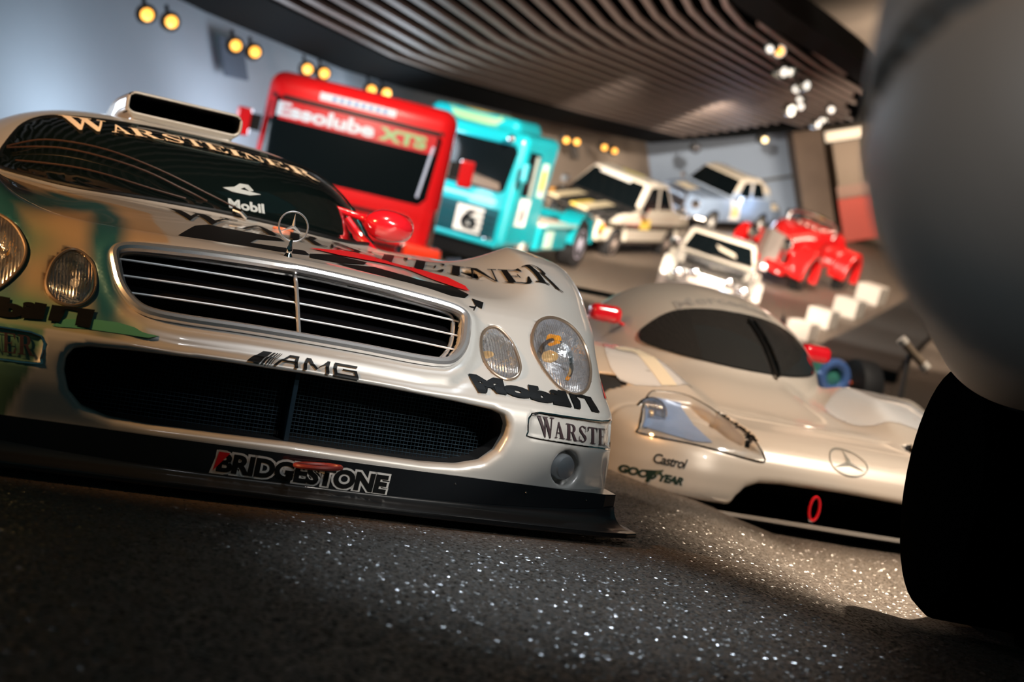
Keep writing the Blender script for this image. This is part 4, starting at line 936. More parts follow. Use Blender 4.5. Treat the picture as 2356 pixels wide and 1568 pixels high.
def glossy(name): return mat(name, (.5, .5, .5), .22, .0, 1., attr='paint')
PAINT = glossy('car_paint')
def build_red():
    t = place('red', 'race_truck', 'red race truck with dark windscreen and large white lettering on its sun band', 'truck'); f = red_cab
    RT = mat('truck_red', (.62, .008, .010), .25, 0, 1.)
    body_mesh('cab', lambda x, y, z: smax(f(x, y, z), -rbox(x, y, z, (0, -.1, .52), (.75, .22, .08), .05), .03), np.arange(-1.26, 1.27, .035), np.arange(-.06, 1.95, .035), np.arange(.36, 2.52, .035), None, RT, t)
    WS = [(-1.09, 1.27), (-1.12, 1.35), (-1.12, 2.05), (-1.05, 2.12), (.95, 2.12), (1.02, 2.05), (.98, 1.30), (.90, 1.21), (-1.0, 1.21)]
    ws = face('windscreen', [WS], GLASSD, t, f)
    face('sun_band', [rp(-1.10, .96, 1.85, 2.09)], mat('band_red', (.45, .008, .012), .3, 0, 1), ws, f, .008)
    (v, fs), bb = text_polys('Essolube', 1, .045); face('band_lettering', [(v, fs)], mat('pale_print', (.45, .52, .60), .5), ws, f, .012, warp=quadwarp((-1.03, 1.885), (.18, 1.885), (.18, 2.06), (-1.03, 2.06), bb))
    (v, fs), bb = text_polys('XTS', 1, .06); face('band_lettering', [(v, fs)], mat('green_print', (.22, .36, .16), .5), ws, f, .012, warp=quadwarp((.23, 1.885), (.84, 1.885), (.84, 2.05), (.23, 2.05), bb))
    face('roof_gap', [rp(-1.12, 1.03, 2.105, 2.15)], BLACK, t, f, .006)
    st = face('roof_sticker', [rp(-.56, .39, 2.19, 2.28)], mat('pale_print'), t, f, .008)
    (v, fs), bb = text_polys('RENNSPORT', 1, .03); face('sticker_lettering', [(v, fs)], mat('blue_print', (.06, .12, .35), .5), t, f, .013, warp=quadwarp((-.44, 2.205), (.28, 2.205), (.28, 2.265), (-.44, 2.265), bb)) if False else face('sticker_marks', [rp(-.40+.09*k, -.35+.09*k, 2.21, 2.26) for k in range(8)], mat('blue_print', (.10, .18, .42), .5), t, f, .013)
    for z in (.62, .74, .86, .98): face('grille_slot', [rp(-.75, .75, z, z+.05)], BLACK, t, f, .006)
    for sd in (-1, 1):
        m = MB().box((sd*1.40, .12, 1.72), (.09, .06, .17)).build('side_mirror', RT, t, False, .03); MB().box((sd*1.26, .2, 1.74), (.07, .05, .10)).build('mirror_arm', BLACK, m)
        MB().box((sd*1.06, -.10, .52), (.24, .16, .22)).build('bumper_corner', mat('corner_red', (.85, .05, .015), .2, 0, 1), t, False, .06)
        lamp(t, (sd*.85, -.0, .62), .11, 'headlight')
        wheel(t, sd*1.0, 1.05, .48, .30, sd, RIMW); wheel(t, sd*1.0, 4.4, .48, .32, sd, RIMW)
        MB().tube([(sd*1.12, .06, .75), (sd*1.13, .05, 1.2)], .022, 8).build('grab_handle', CHROME, t, True)
        MB().box((sd*.35, 3.3, .62), (.07, 2.0, .10)).build('chassis_rail', RT, t)
    MB().box((0, -.08, .40), (1.0, .10, .10)).build('front_bumper', RT, t, False, .04)
    MB().box((0, 4.4, .95), (1.1, .9, .05)).build('rear_deck', RT, t)
    MB().tube([(.93, .06, 1.95), (.86, .0, 1.30)], .018, 6).build('wiper_blade', mat('pale_blade', (.5, .58, .75), .3), t, True)
def build_teal():
    t = place('teal', 'race_truck', 'turquoise race truck with start number 6 and low flat rear bed', 'truck'); f = teal_cab
    TT = mat('truck_teal', (.006, .36, .43), .28, 0, 1.); TD = mat('teal_dark', (.004, .065, .085), .35, 0, .6)
    SW = [(.42, 1.38), (1.02, 1.38), (1.02, 2.12), (.42, 2.15)]
    body_mesh('cab', f, np.arange(-1.24, 1.25, .035), np.arange(-.06, 1.95, .035), np.arange(.36, 2.68, .035), None, TT, t)
    WS = [(-1.0, 1.42), (-1.02, 2.10), (-.96, 2.18), (.96, 2.18), (1.03, 2.10), (.98, 1.42), (.90, 1.36), (-.92, 1.36)]
    ws = face('windscreen', [WS], GLASSD, t, f)
    face('dashboard', [[(-.9, 1.42), (.9, 1.40), (.86, 1.52), (.3, 1.56), (0, 1.66), (-.5, 1.64)]], mat('dash_tan', (.16, .12, .09), .5), ws, f, .007)
    MB().tube([(-1.0, .17, 2.22), (1.0, .17, 2.22)], .03, 8).build('screen_head_rail', TT, t, True)
    face('upper_trim', [rp(-.9, .9, 1.18, 1.23)], mat('pale_teal', (.30, .62, .62), .4), t, f, .01)
    face('grille_panel', [[(-1.0, .55), (-1.0, 1.08), (1.0, 1.08), (1.0, .55)]], TD, t, f, .008)
    for z in (.66, .76, .86, .96): MB().box((0, -.012, z), (.98, .010, .012)).build('grille_bar', TD, t)
    pl = face('number_plate', [rp(-.02+.28, .75, .60, 1.04)], WHITE, t, f, .03)
    (v, fs), bb = text_polys('6', 1, .03); face('plate_number', [(v, fs)], BLACK, pl, f, .04, step=.04, warp=quadwarp((.37, .65), (.66, .65), (.66, 1.0), (.37, 1.0), bb))
    o = topf('roof_badge', [[(.05+.62*math.cos(a), .62+.28*math.sin(a)) for a in np.linspace(0, 2*math.pi, 28)[:-1]]], mat('badge_green', (.30, .58, .30), .4), t, f, .006)
    topf('roof_badge_centre', [[(.05+.38*math.cos(a), .60+.10*math.sin(a)) for a in np.linspace(0, 2*math.pi, 20)[:-1]]], mat('badge_yellow', (.85, .60, .10), .4), t, f, .010)
    for sd in (-1, 1):
        sw = side('side_window', [SW], GLASSD, t, f, sd)
        MB().box((sd*1.175, .86, 1.72), (.012, .05, .36)).build('window_post', mat('post_grey', (.3, .36, .33), .4), sw)
        side('side_plate', [[(.42, .86), (.96, .84), (1.0, 1.32), (.46, 1.34)]], WHITE, t, f, sd, .01)
        (v, fs), bb = text_polys('6', 1, .05); W_ = quadwarp((.58, .92), (.82, .92), (.82, 1.26), (.58, 1.26), bb)
        decal('side_number', [(v, fs)], lambda V, sd=sd: np.stack([V[:, 0]*0+sd*1.6, V[:, 0], V[:, 1]], 1), (-sd, 0, 0), f, mat('grey_print', (.2, .2, .22), .5), t, .1, .016, 2.5, warp=W_)
        side('yellow_badge', [rp(1.25, 1.5, 1.5, 1.85)], mat('badge_yellow'), t, f, sd, .01)
        side('pale_badge', [rp(1.2, 1.55, 1.38, 1.98)], mat('badge_pale', (.55, .75, .62), .4), t, f, sd, .006)
        lamp(t, (sd*.92, .0, 2.30), .07, 'roof_lamp'); lamp(t, (sd*.9, -.02, .52), .08, 'headlight')
        tw = wheel(t, sd*1.0, 1.15, .46, .28, sd, RIMW)
        rw = wheel(t, sd*1.02, 4.45, .50, .34, sd, mat('rim_lilac', (.62, .6, .72), .3, .2))
        arch = MB(); arch.tube([(sd*1.08, 1.15+.56*math.cos(a), .50+.50*math.sin(a)) for a in np.linspace(0, math.pi, 14)], .06, 8); arch.build('wheel_arch', TT, t, True)
        mb = MB(); pts = [(4.45+.62*math.cos(a), .52+.58*math.sin(a)) for a in np.linspace(0, math.pi, 12)]
        v = [];
        for y_, z_ in pts: v += [(sd*.80, y_, z_), (sd*1.22, y_, z_), (sd*1.22, y_, z_+.03), (sd*.80, y_, z_+.03)]
        mb.add(v, [(i*4+k, i*4+(k+1) % 4, (i+1)*4+(k+1) % 4, (i+1)*4+k) for i in range(len(pts)-1) for k in range(4)]); mb.build('mudguard', TT, t)
        MB().box((sd*1.02, 2.75, .62), (.14, .85, .22)).build('side_tank', TT, t, False, .04)
        o = MB().box((sd*1.165, 2.5, .60), (.006, .22, .16)).build('tank_badge', mat('badge_pale'), t)
        MB().box((sd*.95, .20, 1.22), (.02, .03, .22)).build('wiper_arm', BLACK, t) if False else None
        MB().box((sd*.80, 3.0, .86), (.38, .90, .02)).build('bed_panel', mat('bed_cream', (.72, .62, .50), .5), t, False, .008)
        MB().box((sd*1.19, 3.0, .87), (.02, .92, .035)).build('bed_rail', mat('pale_teal'), t)
        MB().box((sd*1.28, .05, 1.80), (.05, .05, .16)).build('side_mirror', TT, t, False, .02)
    MB().box((0, 3.6, .80), (.42, 1.7, .10)).build('chassis_deck', TT, t, False, .02)
    MB().box((0, 4.9, .95), (1.15, .35, .06)).build('rear_deck', TT, t, False, .02)
    MB().tube([(-1.1, -.05, .50), (1.1, -.05, .50)], .05, 10).build('bumper_bar', TT, t, True)
    MB().box((0, .04, .32), (1.05, .06, .13)).build('lower_grille', BLACK, t)
def sedan_common(t, f, Sx, win, screen, rimm, glass=GLASSD, wr=.30):
    ws = face('windscreen', [screen], glass, t, f, .008, .12, .2)
    for sd in (-1, 1):
        for w_ in win: side('side_window', [w_], glass, t, f, sd, .008)
        for cy in Sx['ax']: wheel(t, sd*(Sx['w']-.13), cy, wr, .20, sd, rimm)
    return ws
def build_sedan():
    t = place('sedan', 'rally_sedan', 'white and black boxy rally sedan with a row of round lamps and white roof'); f = sed_f
    def paint(P):
        x, y, z = P.T; c = np.tile([.72, .65, .54], (len(P), 1)); ax = np.abs(x)
        c[(z > .70) & (y < 1.6) & (ax < .80)] = (.02, .02, .02)
        c[(z > .60) & (z < .68) & (y > .2)] = (.05, .045, .03)
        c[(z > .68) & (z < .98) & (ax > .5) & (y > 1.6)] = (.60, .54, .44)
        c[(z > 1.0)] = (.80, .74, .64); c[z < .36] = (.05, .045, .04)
        c[(y < .22) & (z > .44) & (z < .74) & (ax < .72)] = (.16, .13, .10)
        for x0 in (-.50, .18): c[(np.abs(x-x0-.10) < .12) & (y < 1.35) & (z > .76)] = (.70, .60, .40)
        c[(np.abs(x-.10) < .07) & (y < .9) & (z > .76)] = (.75, .55, .12)
        return c
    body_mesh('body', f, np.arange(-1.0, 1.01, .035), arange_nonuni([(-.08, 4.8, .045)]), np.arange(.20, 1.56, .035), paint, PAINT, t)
    sedan_common(t, f, SED, [[(1.75, .95), (2.15, 1.33), (2.55, 1.36), (2.55, .96)], [(2.66, .96), (2.66, 1.36), (3.0, 1.34), (3.35, .97)]], [(-.74, .93), (-.60, 1.35), (.60, 1.35), (.74, .93)], mat('rim_brown', (.35, .28, .24), .4, .3))
    topf('roof_badge', [[(.05+.30*math.cos(a), 2.55+.22*math.sin(a)) for a in np.linspace(0, 2*math.pi, 20)[:-1]]], mat('badge_olive', (.55, .50, .18), .4), t, f)
    face('screen_strip', [rp(-.42, .30, 1.30, 1.37)], WHITE, t, f, .012, y0=.3)
    for x in (-.62, -.45, -.16, .10, .36, .60): lamp(t, (x, -.10, .62), .085)
    face('grille', [rp(-.34, .34, .46, .72)], BLACK, t, f, .008)
    for k in range(5): MB().box((0, -.02, .49+.05*k), (.34, .012, .006)).build('grille_bar', CHROME, t)
    MB().box((0, -.08, .42), (.90, .07, .05)).build('bumper', mat('bumper_cream', (.72, .64, .5), .3, .2, 1), t, False, .03)
    MB().box((.84, .02, .60), (.05, .04, .06)).build('indicator', mat('indicator_orange', (.95, .25, .01), .2, 0, 1), t, False, .02); MB().box((-.84, .02, .60), (.05, .04, .06)).build('indicator', mat('indicator_orange'), t, False, .02)
    for sd in (-1, 1): MB().box((sd*.95, 1.55, .98), (.07, .05, .06)).build('door_mirror', CHROME, t, False, .02)
    side('door_badge', [rp(1.75, 2.25, .60, .78)], mat('badge_yellow'), t, f, 1, .008)
def build_ponton():
    t = place('ponton', 'vintage_sedan', 'pale blue vintage rally sedan with cream roof and white wheels'); f = pon_f
    def paint(P):
        x, y, z = P.T; c = np.tile([.30, .40, .56], (len(P), 1)); c[z > 1.17+.0*y] = (.84, .76, .62); c[(z > 1.0) & (z <= 1.17)] = (.45, .55, .68); return c
    body_mesh('body', f, np.arange(-.98, .99, .04), arange_nonuni([(-.08, 4.85, .05)]), np.arange(.22, 1.66, .04), paint, PAINT, t)
    sedan_common(t, f, PON, [[(1.80, 1.05), (2.05, 1.40), (2.45, 1.45), (2.45, 1.06)], [(2.58, 1.06), (2.58, 1.45), (3.0, 1.43), (3.25, 1.07)]], [(-.70, 1.03), (-.58, 1.46), (.58, 1.46), (.70, 1.03)], mat('wheel_white', (.85, .82, .74), .3), wr=.33)
    face('radiator', [[(-.26, .50), (-.30, .86), (-.2, .93), (.2, .93), (.30, .86), (.26, .50)]], mat('radiator_dark', (.05, .05, .06), .3, .5), t, f, .01)
    MB().tube(catmull([(-.28, -.0, .48), (-.30, -.0, .86), (0, -.0, .94), (.30, -.0, .86), (.28, -.0, .48)], 5), .025, 8).build('radiator_frame', CHROME, t, True)
    for sd in (-1, 1):
        lamp(t, (sd*.62, .02, .74), .12, 'headlight'); lamp(t, (sd*.40, -.12, .52), .08, 'fog_lamp')
        MB().box((sd*.90, 1.55, 1.04), (.05, .06, .06)).build('door_mirror', CHROME, t, False, .02)
        side('start_number_panel', [[(1.55, .45), (1.45, .95), (1.95, .98), (2.05, .45)]], mat('cream_number'), t, f, sd, .01)
        side('start_number', [[(1.66, .55), (1.66, .85), (1.84, .85), (1.84, .55)]], mat('badge_yellow'), t, f, sd, .016)
        side('tail_badge', [[(3.75, .78), (3.7, .93), (4.25, .90), (4.3, .76)]], mat('cream_number'), t, f, sd, .01)
    MB().tube(catmull([(-.86, .25, .42), (-.6, -.08, .42), (0, -.12, .42), (.6, -.08, .42), (.86, .25, .42)], 5), .05, 8).build('front_bumper', CHROME, t, True)
    MB().tube(catmull([(-.84, 4.4, .45), (-.5, 4.75, .45), (.5, 4.75, .45), (.84, 4.4, .45)], 5), .05, 8).build('rear_bumper', CHROME, t, True)
    topf('bonnet_badge', [rp(-.45, .05, .45, .95)], mat('cream_number'), t, f)
def build_coupe():
    t = place('coupe', 'rally_coupe', 'white racing coupe with black bonnet, just above the bubble windscreen of the low silver car'); f = cou_f
    def paint(P):
        x, y, z = P.T; ax = np.abs(x); c = np.tile([.55, .50, .42], (len(P), 1)); c[z > 1.0] = (.80, .73, .62)
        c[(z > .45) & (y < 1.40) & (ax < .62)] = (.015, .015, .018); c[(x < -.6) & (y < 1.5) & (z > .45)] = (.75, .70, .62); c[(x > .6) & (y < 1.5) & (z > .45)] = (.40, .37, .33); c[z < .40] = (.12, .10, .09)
        c[(y < .20) & (ax < .70)] = (.06, .055, .05)
        c[(y > 1.35) & (y < 1.62) & (ax < .74) & (z > .80) & (z < .98)] = (.72, .66, .56)
        return c
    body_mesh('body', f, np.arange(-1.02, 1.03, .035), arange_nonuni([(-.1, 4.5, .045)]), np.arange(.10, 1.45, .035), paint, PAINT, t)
    sedan_common(t, f, COU, [[(1.85, .92), (2.25, 1.24), (3.0, 1.24), (3.35, .93)]], [(-.70, .89), (-.58, 1.24), (.58, 1.24), (.70, .89)], mat('rim_dark', (.2, .18, .16), .4, .4), wr=.31)
    face('dash_panel', [[(-.10, 1.12), (.30, 1.05), (.34, .98), (-.02, 1.04)]], mat('dash_cream', (.5, .45, .36), .5), t, f, .013, y0=.3)
    face('front_grille', [[(-.42, .44), (-.38, .66), (.38, .66), (.42, .44)]], mat('grille_silver', (.7, .68, .62), .15, .9), t, f, .012)
    for sd in (-1, 1):
        lamp(t, (sd*.32, -.06, .62), .10, 'headlight'); lamp(t, (sd*.62, -.02, .52), .11, 'headlight')
        MB().box((sd*.88, 1.75, .98), (.08, .05, .06)).build('door_mirror', CHROME, t, False, .02)
    MB().tube([(-.68, 1.42, .92), (.0, 1.34, .93), (.68, 1.42, .92)], .02, 6).build('cowl_trim', CHROME, t, True)
def build_road():
    t = place('road', 'vintage_roadster', 'red vintage open race car with separate wings and pointed grey radiator'); f = road_f
    RR = mat('roadster_red', (.78, .012, .012), .2, 0, 1.)
    cock = lambda x, y, z: smax(f(x, y, z), -rbox(x, y, z, (0, 2.45, 1.0), (.34, .42, .25), .1), .03)
    body_mesh('body', cock, np.arange(-1.0, 1.01, .03), arange_nonuni([(-.1, 4.2, .04)]), np.arange(.22, 1.26, .03), None, RR, t)
    mb = MB(); mb.add([(-.25, .10, .30), (0, -.06, .30), (.25, .10, .30), (.25, .12, .92), (0, -.08, .98), (-.25, .12, .92), (-.25, .3, .3), (.25, .3, .3), (.25, .3, .92), (-.25, .3, .92)], [(0, 1, 4, 5), (1, 2, 3, 4), (2, 7, 8, 3), (6, 0, 5, 9), (5, 4, 3, 8, 9), (7, 6, 9, 8), (0, 6, 7, 2, 1)])
    mb.build('radiator', mat('radiator_grey', (.45, .40, .36), .35, .6), t); MB().lathe([(.03, 0), (.03, .03), (.05, .05), (.001, .08)], axisM((0, .02, .96), (0, 0, 1)), 12).build('radiator_cap', CHROME, t, True)
    for sd in (-1, 1):
        lamp(t, (sd*.40, -.02, .80), .13, 'headlight'); wheel(t, sd*.68, .62, .34, .16, sd, mat('rim_brown')); wheel(t, sd*.70, 3.05, .34, .16, sd, mat('rim_brown'))
        MB().tube([(sd*.40, .05, .45), (sd*.40, .02, .72)], .02, 6).build('lamp_post', CHROME, t, True)
        MB().tube(catmull([(sd*.2, -.05, .30), (sd*.4, -.10, .30), (sd*.55, -.02, .3)], 4), .03, 6).build('front_tube', RR, t, True)
    for x in (-.18, .0, .18, .36): lamp(t, (x, 1.60, 1.08), .05, 'bonnet_stud', (0, -.5, 1))
    wf = MB().tube(catmull([(-.56, 1.95, 1.0), (-.58, 2.0, 1.16), (-.44, 2.03, 1.26), (0, 2.05, 1.29), (.44, 2.03, 1.26), (.58, 2.0, 1.16), (.56, 1.95, 1.0)], 5), .032, 8).build('screen_frame', CHROME, t, True)
    MB().tube([(0, 2.0, 1.05), (0, 2.03, 1.28)], .018, 6).build('screen_post', CHROME, wf, True)
    MB().box((0, 2.02, 1.14), (.50, .004, .10)).build('screen_pane', mat('pane_glass', (.9, .9, .9), .02), wf)
    MB().tube([(.20+.17*math.cos(a), 2.25+.05*math.sin(a), 1.0+.16*math.sin(a)) for a in np.linspace(0, 2*math.pi, 20)[:-1]], .012, 6, closed=True).build('steering_wheel', BLACK, t, True)
    MB().box((0, 2.75, .80), (.32, .08, .2)).build('seat', mat('seat_leather', (.12, .04, .03), .5), t, False, .04)
for fn in (build_red, build_teal, build_sedan, build_ponton, build_coupe, build_road): fn()
# small green single seater half hidden behind the second silver car
def build_single():
    loc, M = on_floor(3.05, 13.6, 18, 0); t = thing('single_seater', 'small green open race car with blue nose ring behind the low silver car', 'car', loc, M)
    def f(x, y, z): return smin(smin(cap(x, y, z, (0, .1, .36), (0, 1.2, .40), .16), cap(x, y, z, (0, 1.2, .42), (0, 2.9, .45), .24), .15), rbox(x, y, z, (0, 1.7, .34), (.45, .55, .14), .1), .08)
    body_mesh('body', f, np.arange(-.55, .56, .03), np.arange(-.15, 3.3, .04), np.arange(.1, .8, .03), None, mat('single_green', (.06, .26, .20), .3, 0, 1), t)
    MB().tube([(.13*math.cos(a), -.06, .37+.13*math.sin(a)) for a in np.linspace(0, 2*math.pi, 24)[:-1]], .045, 8, closed=True).build('nose_ring', mat('ring_blue', (.10, .20, .50), .25, .2, 1), t, True)
    MB().box((0, -.16, .14), (.28, .10, .03)).build('nose_wing', mat('wing_pale', (.7, .66, .56), .3), t, False, .01)
    MB().add([(0, .9, .50), (.04, 1.0, .50), (-.04, 1.0, .50), (0, 1.15, .86), (.0, 1.35, .5)], [(0, 1, 3), (0, 3, 2), (1, 4, 3), (4, 2, 3)]).build('fin', BLACK, t)
    for sd in (-1, 1):
        wheel(t, sd*.68, .55, .28, .22, sd, mat('rim_orange', (.8, .16, .04), .3)); wheel(t, sd*.72, 2.6, .32, .30, sd, mat('rim_orange'))
        MB().tube([(sd*.12, .5, .36), (sd*.6, .55, .30)], .018, 6).build('suspension_arm', mat('arm_orange', (.75, .12, .03), .3), t, True)
        MB().tube([(sd*.14, .75, .40), (sd*.6, .6, .32)], .018, 6).build('suspension_arm', CHROME, t, True)
    o = MB().lathe([(.11, -.1), (.13, 0), (.10, .1), (.001, .14)], axisM((0, 1.75, .72), (0, 0, 1)), 16).build('headrest', mat('head_orange', (.8, .2, .05), .3), t, True)
build_single()
# near car at the right edge: fender and tyre, strongly out of focus
def build_near():
    a = R(-18); loc = (.45, 1.0, 0)
    t = thing('fender_car', 'dark grey car very close at the right edge, rounded fender over black tyre', 'car', (.45, 1.0, 0), (0, 0, a))
    def f(x, y, z):
        k = (np.abs(x-.03)/.275)**2.5+(np.abs(z-.795)/.262)**2.5; yy = np.maximum(.12-y, 0)/.30
        d = ((k+yy**2.5)**(1/2.5)-1)*.25
        d = smax(d, y-2.6, .1)
        g = np.exp(-((z-(.755+.48*(x+.24)-.12*np.exp(-(x+.26)/.02)))/.009)**2)
        return d+.022*g
    body_mesh('fender', f, np.arange(-.27, .35, .012), arange_nonuni([(-.25, .5, .02), (.5, 2.75, .08)]), np.arange(.50, 1.09, .009), None, mat('fender_grey', (.30, .265, .235), .5, .2, .2, coatr=.4), t)
    Mi = (Matrix.Translation((.45, 1.0, 0)) @ Matrix.Rotation(a, 4, 'Z')).inverted()
    w_ = race_wheel(t, 0, 0, 0, .34, .46, -1, mat('rim_black', (.004, .005, .005), .8, spec=.1)); w_.data.materials[0] = mat('near_tyre', (.003, .0035, .004), .9, spec=.0); w_.matrix_local = Mi @ Matrix.Translation((1.40, 3.72, .30))
    und = mat('fender_under', (.003, .004, .004), .8, spec=.05)
    o = MB().box((2.36, 3.95, .30), (.95, .35, .40)).build('sill', und, t, False, .05); o.matrix_local = Mi
    o = MB().box((1.62, 2.9, .62), (.42, .7, .10)).build('inner_wing', und, t, False, .05); o.matrix_local = Mi
build_near()

TB = Matrix.Translation((0, 0, CAM_H)) @ Matrix.Rotation(R(-19.1), 4, 'Y')
def bpt(u, y, h): return TB @ Vector((u, y, h))
def bput(o): o.matrix_world = TB; return o
def bthing(name, label, cat, u, y, h, group=None, rz=0):
    o = thing(name, label, cat, group=group); o.matrix_world = TB @ Matrix.Translation((u, y, h)) @ Matrix.Rotation(rz, 4, 'Z'); return o
def build_hall():
    wl = mat('wall_plaster', (.40, .46, .52), .8, noise=.05, nscale=.6); wm = mat('wall_warm', (.30, .24, .19), .8, noise=.06, nscale=.6); wb = mat('wall_blue', (.30, .38, .50), .8, noise=.04, nscale=.6)
    def wall(name, p, q, h0, h1, m, th=.15):
        d = Vector((q[0]-p[0], q[1]-p[1], 0)); L = d.length; n = Vector((-d.y, d.x, 0)).normalized()*th
        mb = MB(); v = [(p[0], p[1], h0), (q[0], q[1], h0), (q[0]+n.x, q[1]+n.y, h0), (p[0]+n.x, p[1]+n.y, h0)]; v += [(a, b, h1) for a, b, c in v]
        mb.add(v, [(3, 2, 1, 0), (4, 5, 6, 7), (0, 1, 5, 4), (1, 2, 6, 5), (2, 3, 7, 6), (3, 0, 4, 7)]); return struct(bput(mb.build(name, m)))
    P0 = (-11.0, -.2); P1 = (.60, 33.4); P2 = (5.05, 46.3); P3 = (9.6, 46.3)
    wall('wall_left', P0, P1, -3, 6, wl); wall('wall_far_left', P1, P2, -3, 6, wm); wall('wall_back', P2, P3, -3, 6, wb)
    # shadow gap line on the back wall
    struct(bput(MB().box((7.9, 46.2, 3.33), (1.65, .04, .05)).build('trim_1', mat('trim_grey', (.10, .12, .13), .6))))
    # concrete pillar and the passage behind it
    struct(bput(MB().box((10.0, 45.6, 3.0), (.47, .5, 6.0)).build('pillar', mat('pillar_brown', (.17, .12, .085), .75, noise=.12, nscale=1.2), None, False, .04)))
    wall('wall_right', (10.4, 48.5), (24, 52), -6, 6, mat('passage_wall', (.20, .16, .12), .8, noise=.1, nscale=.5))
    # concrete upper ceiling
    struct(bput(MB().box((14, 34, 6.1), (14, 26, .08)).build('ceiling', mat('concrete', (.42, .35, .29), .85, noise=.25, nscale=.35))))
    # slatted ceiling
    c = thing('slatted_ceiling', 'curved ceiling of dark slats running away from the camera', 'ceiling'); c.matrix_world = TB
    LE = [(-8, -6.0), (9, -4.75), (17.52, -3.41), (23.98, -1.96), (32.36, 1.21), (40.63, 4.6), (46, 6.9)]
    def edgeL(y): return float(np.interp(y, [a for a, b in LE], [b for a, b in LE]))
    RE = [(-8, -.6), (0, .2), (10, 1.6), (18, 3.35), (22.98, 4.87), (24.32, 5.42), (27.04, 6.62), (31.95, 8.68), (36.5, 10.4), (43.0, 11.6)]
    def edgeR(y): return float(np.interp(y, [a for a, b in RE], [b for a, b in RE]))
    def yend(u): return 40.6+(u-4.6)*.50
    slm = mat('slat_brown', (.20, .155, .135), .55, .1)
    n = 0
    for k in range(44):
        b = .42+.285*k; pts = []
        y = -7.
        while y < 45:
            u = edgeL(y)+.45+b+.0009*(y-24)**2*(b/8)
            if u < edgeR(y)-.6 and y < yend(u): pts.append((u, y))
            y += 2.
        if len(pts) < 2: continue
        v = []
        for u, y in pts: v += [(u-.045, y, 4.50), (u+.045, y, 4.50), (u+.045, y, 4.58), (u-.045, y, 4.58)]
        f = [(i*4+j, i*4+(j+1) % 4, (i+1)*4+(j+1) % 4, (i+1)*4+j) for i in range(len(pts)-1) for j in range(4)]+[(3, 2, 1, 0), tuple(len(v)-4+i for i in range(4))]
        MB().add(v, f).build('slat', slm, c); n += 1
    # soffit above the slats, and the dark rims
    ys = np.linspace(-7, 42, 23); v = []
    for y in ys: v += [(edgeL(y), y, 4.78), (edgeR(y)-.3, y, 4.78)]
    MB().add(v, [(2*i, 2*i+1, 2*i+3, 2*i+2) for i in range(len(ys)-1)]+[]).build('soffit', mat('soffit_black', (.002, .002, .0025), .9, spec=0.), c)
    rimm = mat('rim_matt', (.004, .0045, .005), .9, spec=.05)
    def rim(pts, w, h0, h1, nm):
        v = []
        for i, (u, y) in enumerate(pts):
            a = Vector(pts[max(i-1, 0)]); b = Vector(pts[min(i+1, len(pts)-1)]); d = (b-a).normalized(); nn = Vector((-d.y, d.x))*w/2
            v += [(u-nn.x, y-nn.y, h0), (u+nn.x, y+nn.y, h0), (u+nn.x, y+nn.y, h1), (u-nn.x, y-nn.y, h1)]
        MB().add(v, [(i*4+j, i*4+(j+1) % 4, (i+1)*4+(j+1) % 4, (i+1)*4+j) for i in range(len(pts)-1) for j in range(4)]+[(3, 2, 1, 0), tuple(len(v)-4+i for i in range(4))]).build(nm, rimm, c)
    rim([(edgeL(y)+.40, y) for y in np.linspace(-7, 40.6, 20)], .85, 4.46, 4.95, 'rim')
    rim([(4.7, 40.5), (7.4, 42.4), (9.2, 43.2), (11.8, 43.9)], .5, 4.46, 4.95, 'rim')
    rim([(edgeR(y)-.30, y) for y in np.linspace(-7, 43.5, 30)], .55, 4.46, 5.0, 'rim')
    # pairs of spotlights along the left rim
    sp = [(-3.72, 16.78), (-3.56, 17.3), (-3.13, 19.11), (-2.98, 19.68), (-2.5, 21.42), (-2.32, 21.94), (-1.79, 23.96), (-1.59, 24.5), (1.91, 34.93), (2.19, 35.59), (3.03, 37.74), (3.38, 38.93), (6.01, 41.63), (8.07, 42.03)]
    nm = ['nearest', 'nearest', 'second', 'second', 'third', 'third', 'fourth', 'fourth', 'fifth', 'fifth', 'sixth', 'sixth']
    orange = mat('lamp_orange', (1, .45, .1), .3, emit=(1, .42, .06), es=2.2); offl = mat('lamp_off', (.05, .05, .06), .3); warmw = mat('lamp_warm', (1, .8, .5), .3, emit=(1, .72, .35), es=3.)
    proto = None
    for i, (u, y) in enumerate(sp):
        if i < 12: lab = '%s spotlight of the %s pair from the left, under the ceiling rim, glowing orange' % (('left', 'right')[i % 2], nm[i]); lm = orange
        elif i == 12: lab = 'unlit black spotlight in front of the blue back wall'; lm = offl
        else: lab = 'pale glowing round spotlight in front of the blue back wall by the pillar'; lm = warmw
        t = bthing('spotlight', lab, 'spotlight', u, y, 4.20, 'spotlights along the ceiling rim', R(-12+6*(i % 2)))
        r = .105 if i < 12 else .12
        ax_ = (.35, -1, -.25)
        MB().lathe([(.02, -.30), (r, -.26), (r*1.15, .0), (r*1.2, .05), (r*1.02, .06), (r*1.0, -.01)], axisM((-.07, .05, .03), ax_), 18).build('housing', mat('lamp_black', (.01, .01, .011), .5), t, True)
        MB().lathe([(r*.72, -.0), (r*.70, .035), (r*.4, .05), (.001, .055)], axisM((-.02, -.04, .0), ax_), 16).build('lamp_lens', lm, t, True)
        MB().tube([(-.1, .1, .05), (-.1, .1, .25)], .025, 6).build('bracket', mat('lamp_black'), t)
    # cluster of bright track lamps under the right rim
    tr = [(5.25, 25.63), (5.48, 26.01), (6.07, 28.69), (6.22, 28.82), (6.89, 31.51), (7.05, 31.20), (7.36, 33.44), (7.66, 34.85), (7.53, 35.4), (9.03, 38.67), (8.78, 36.49), (9.1, 39.58)]
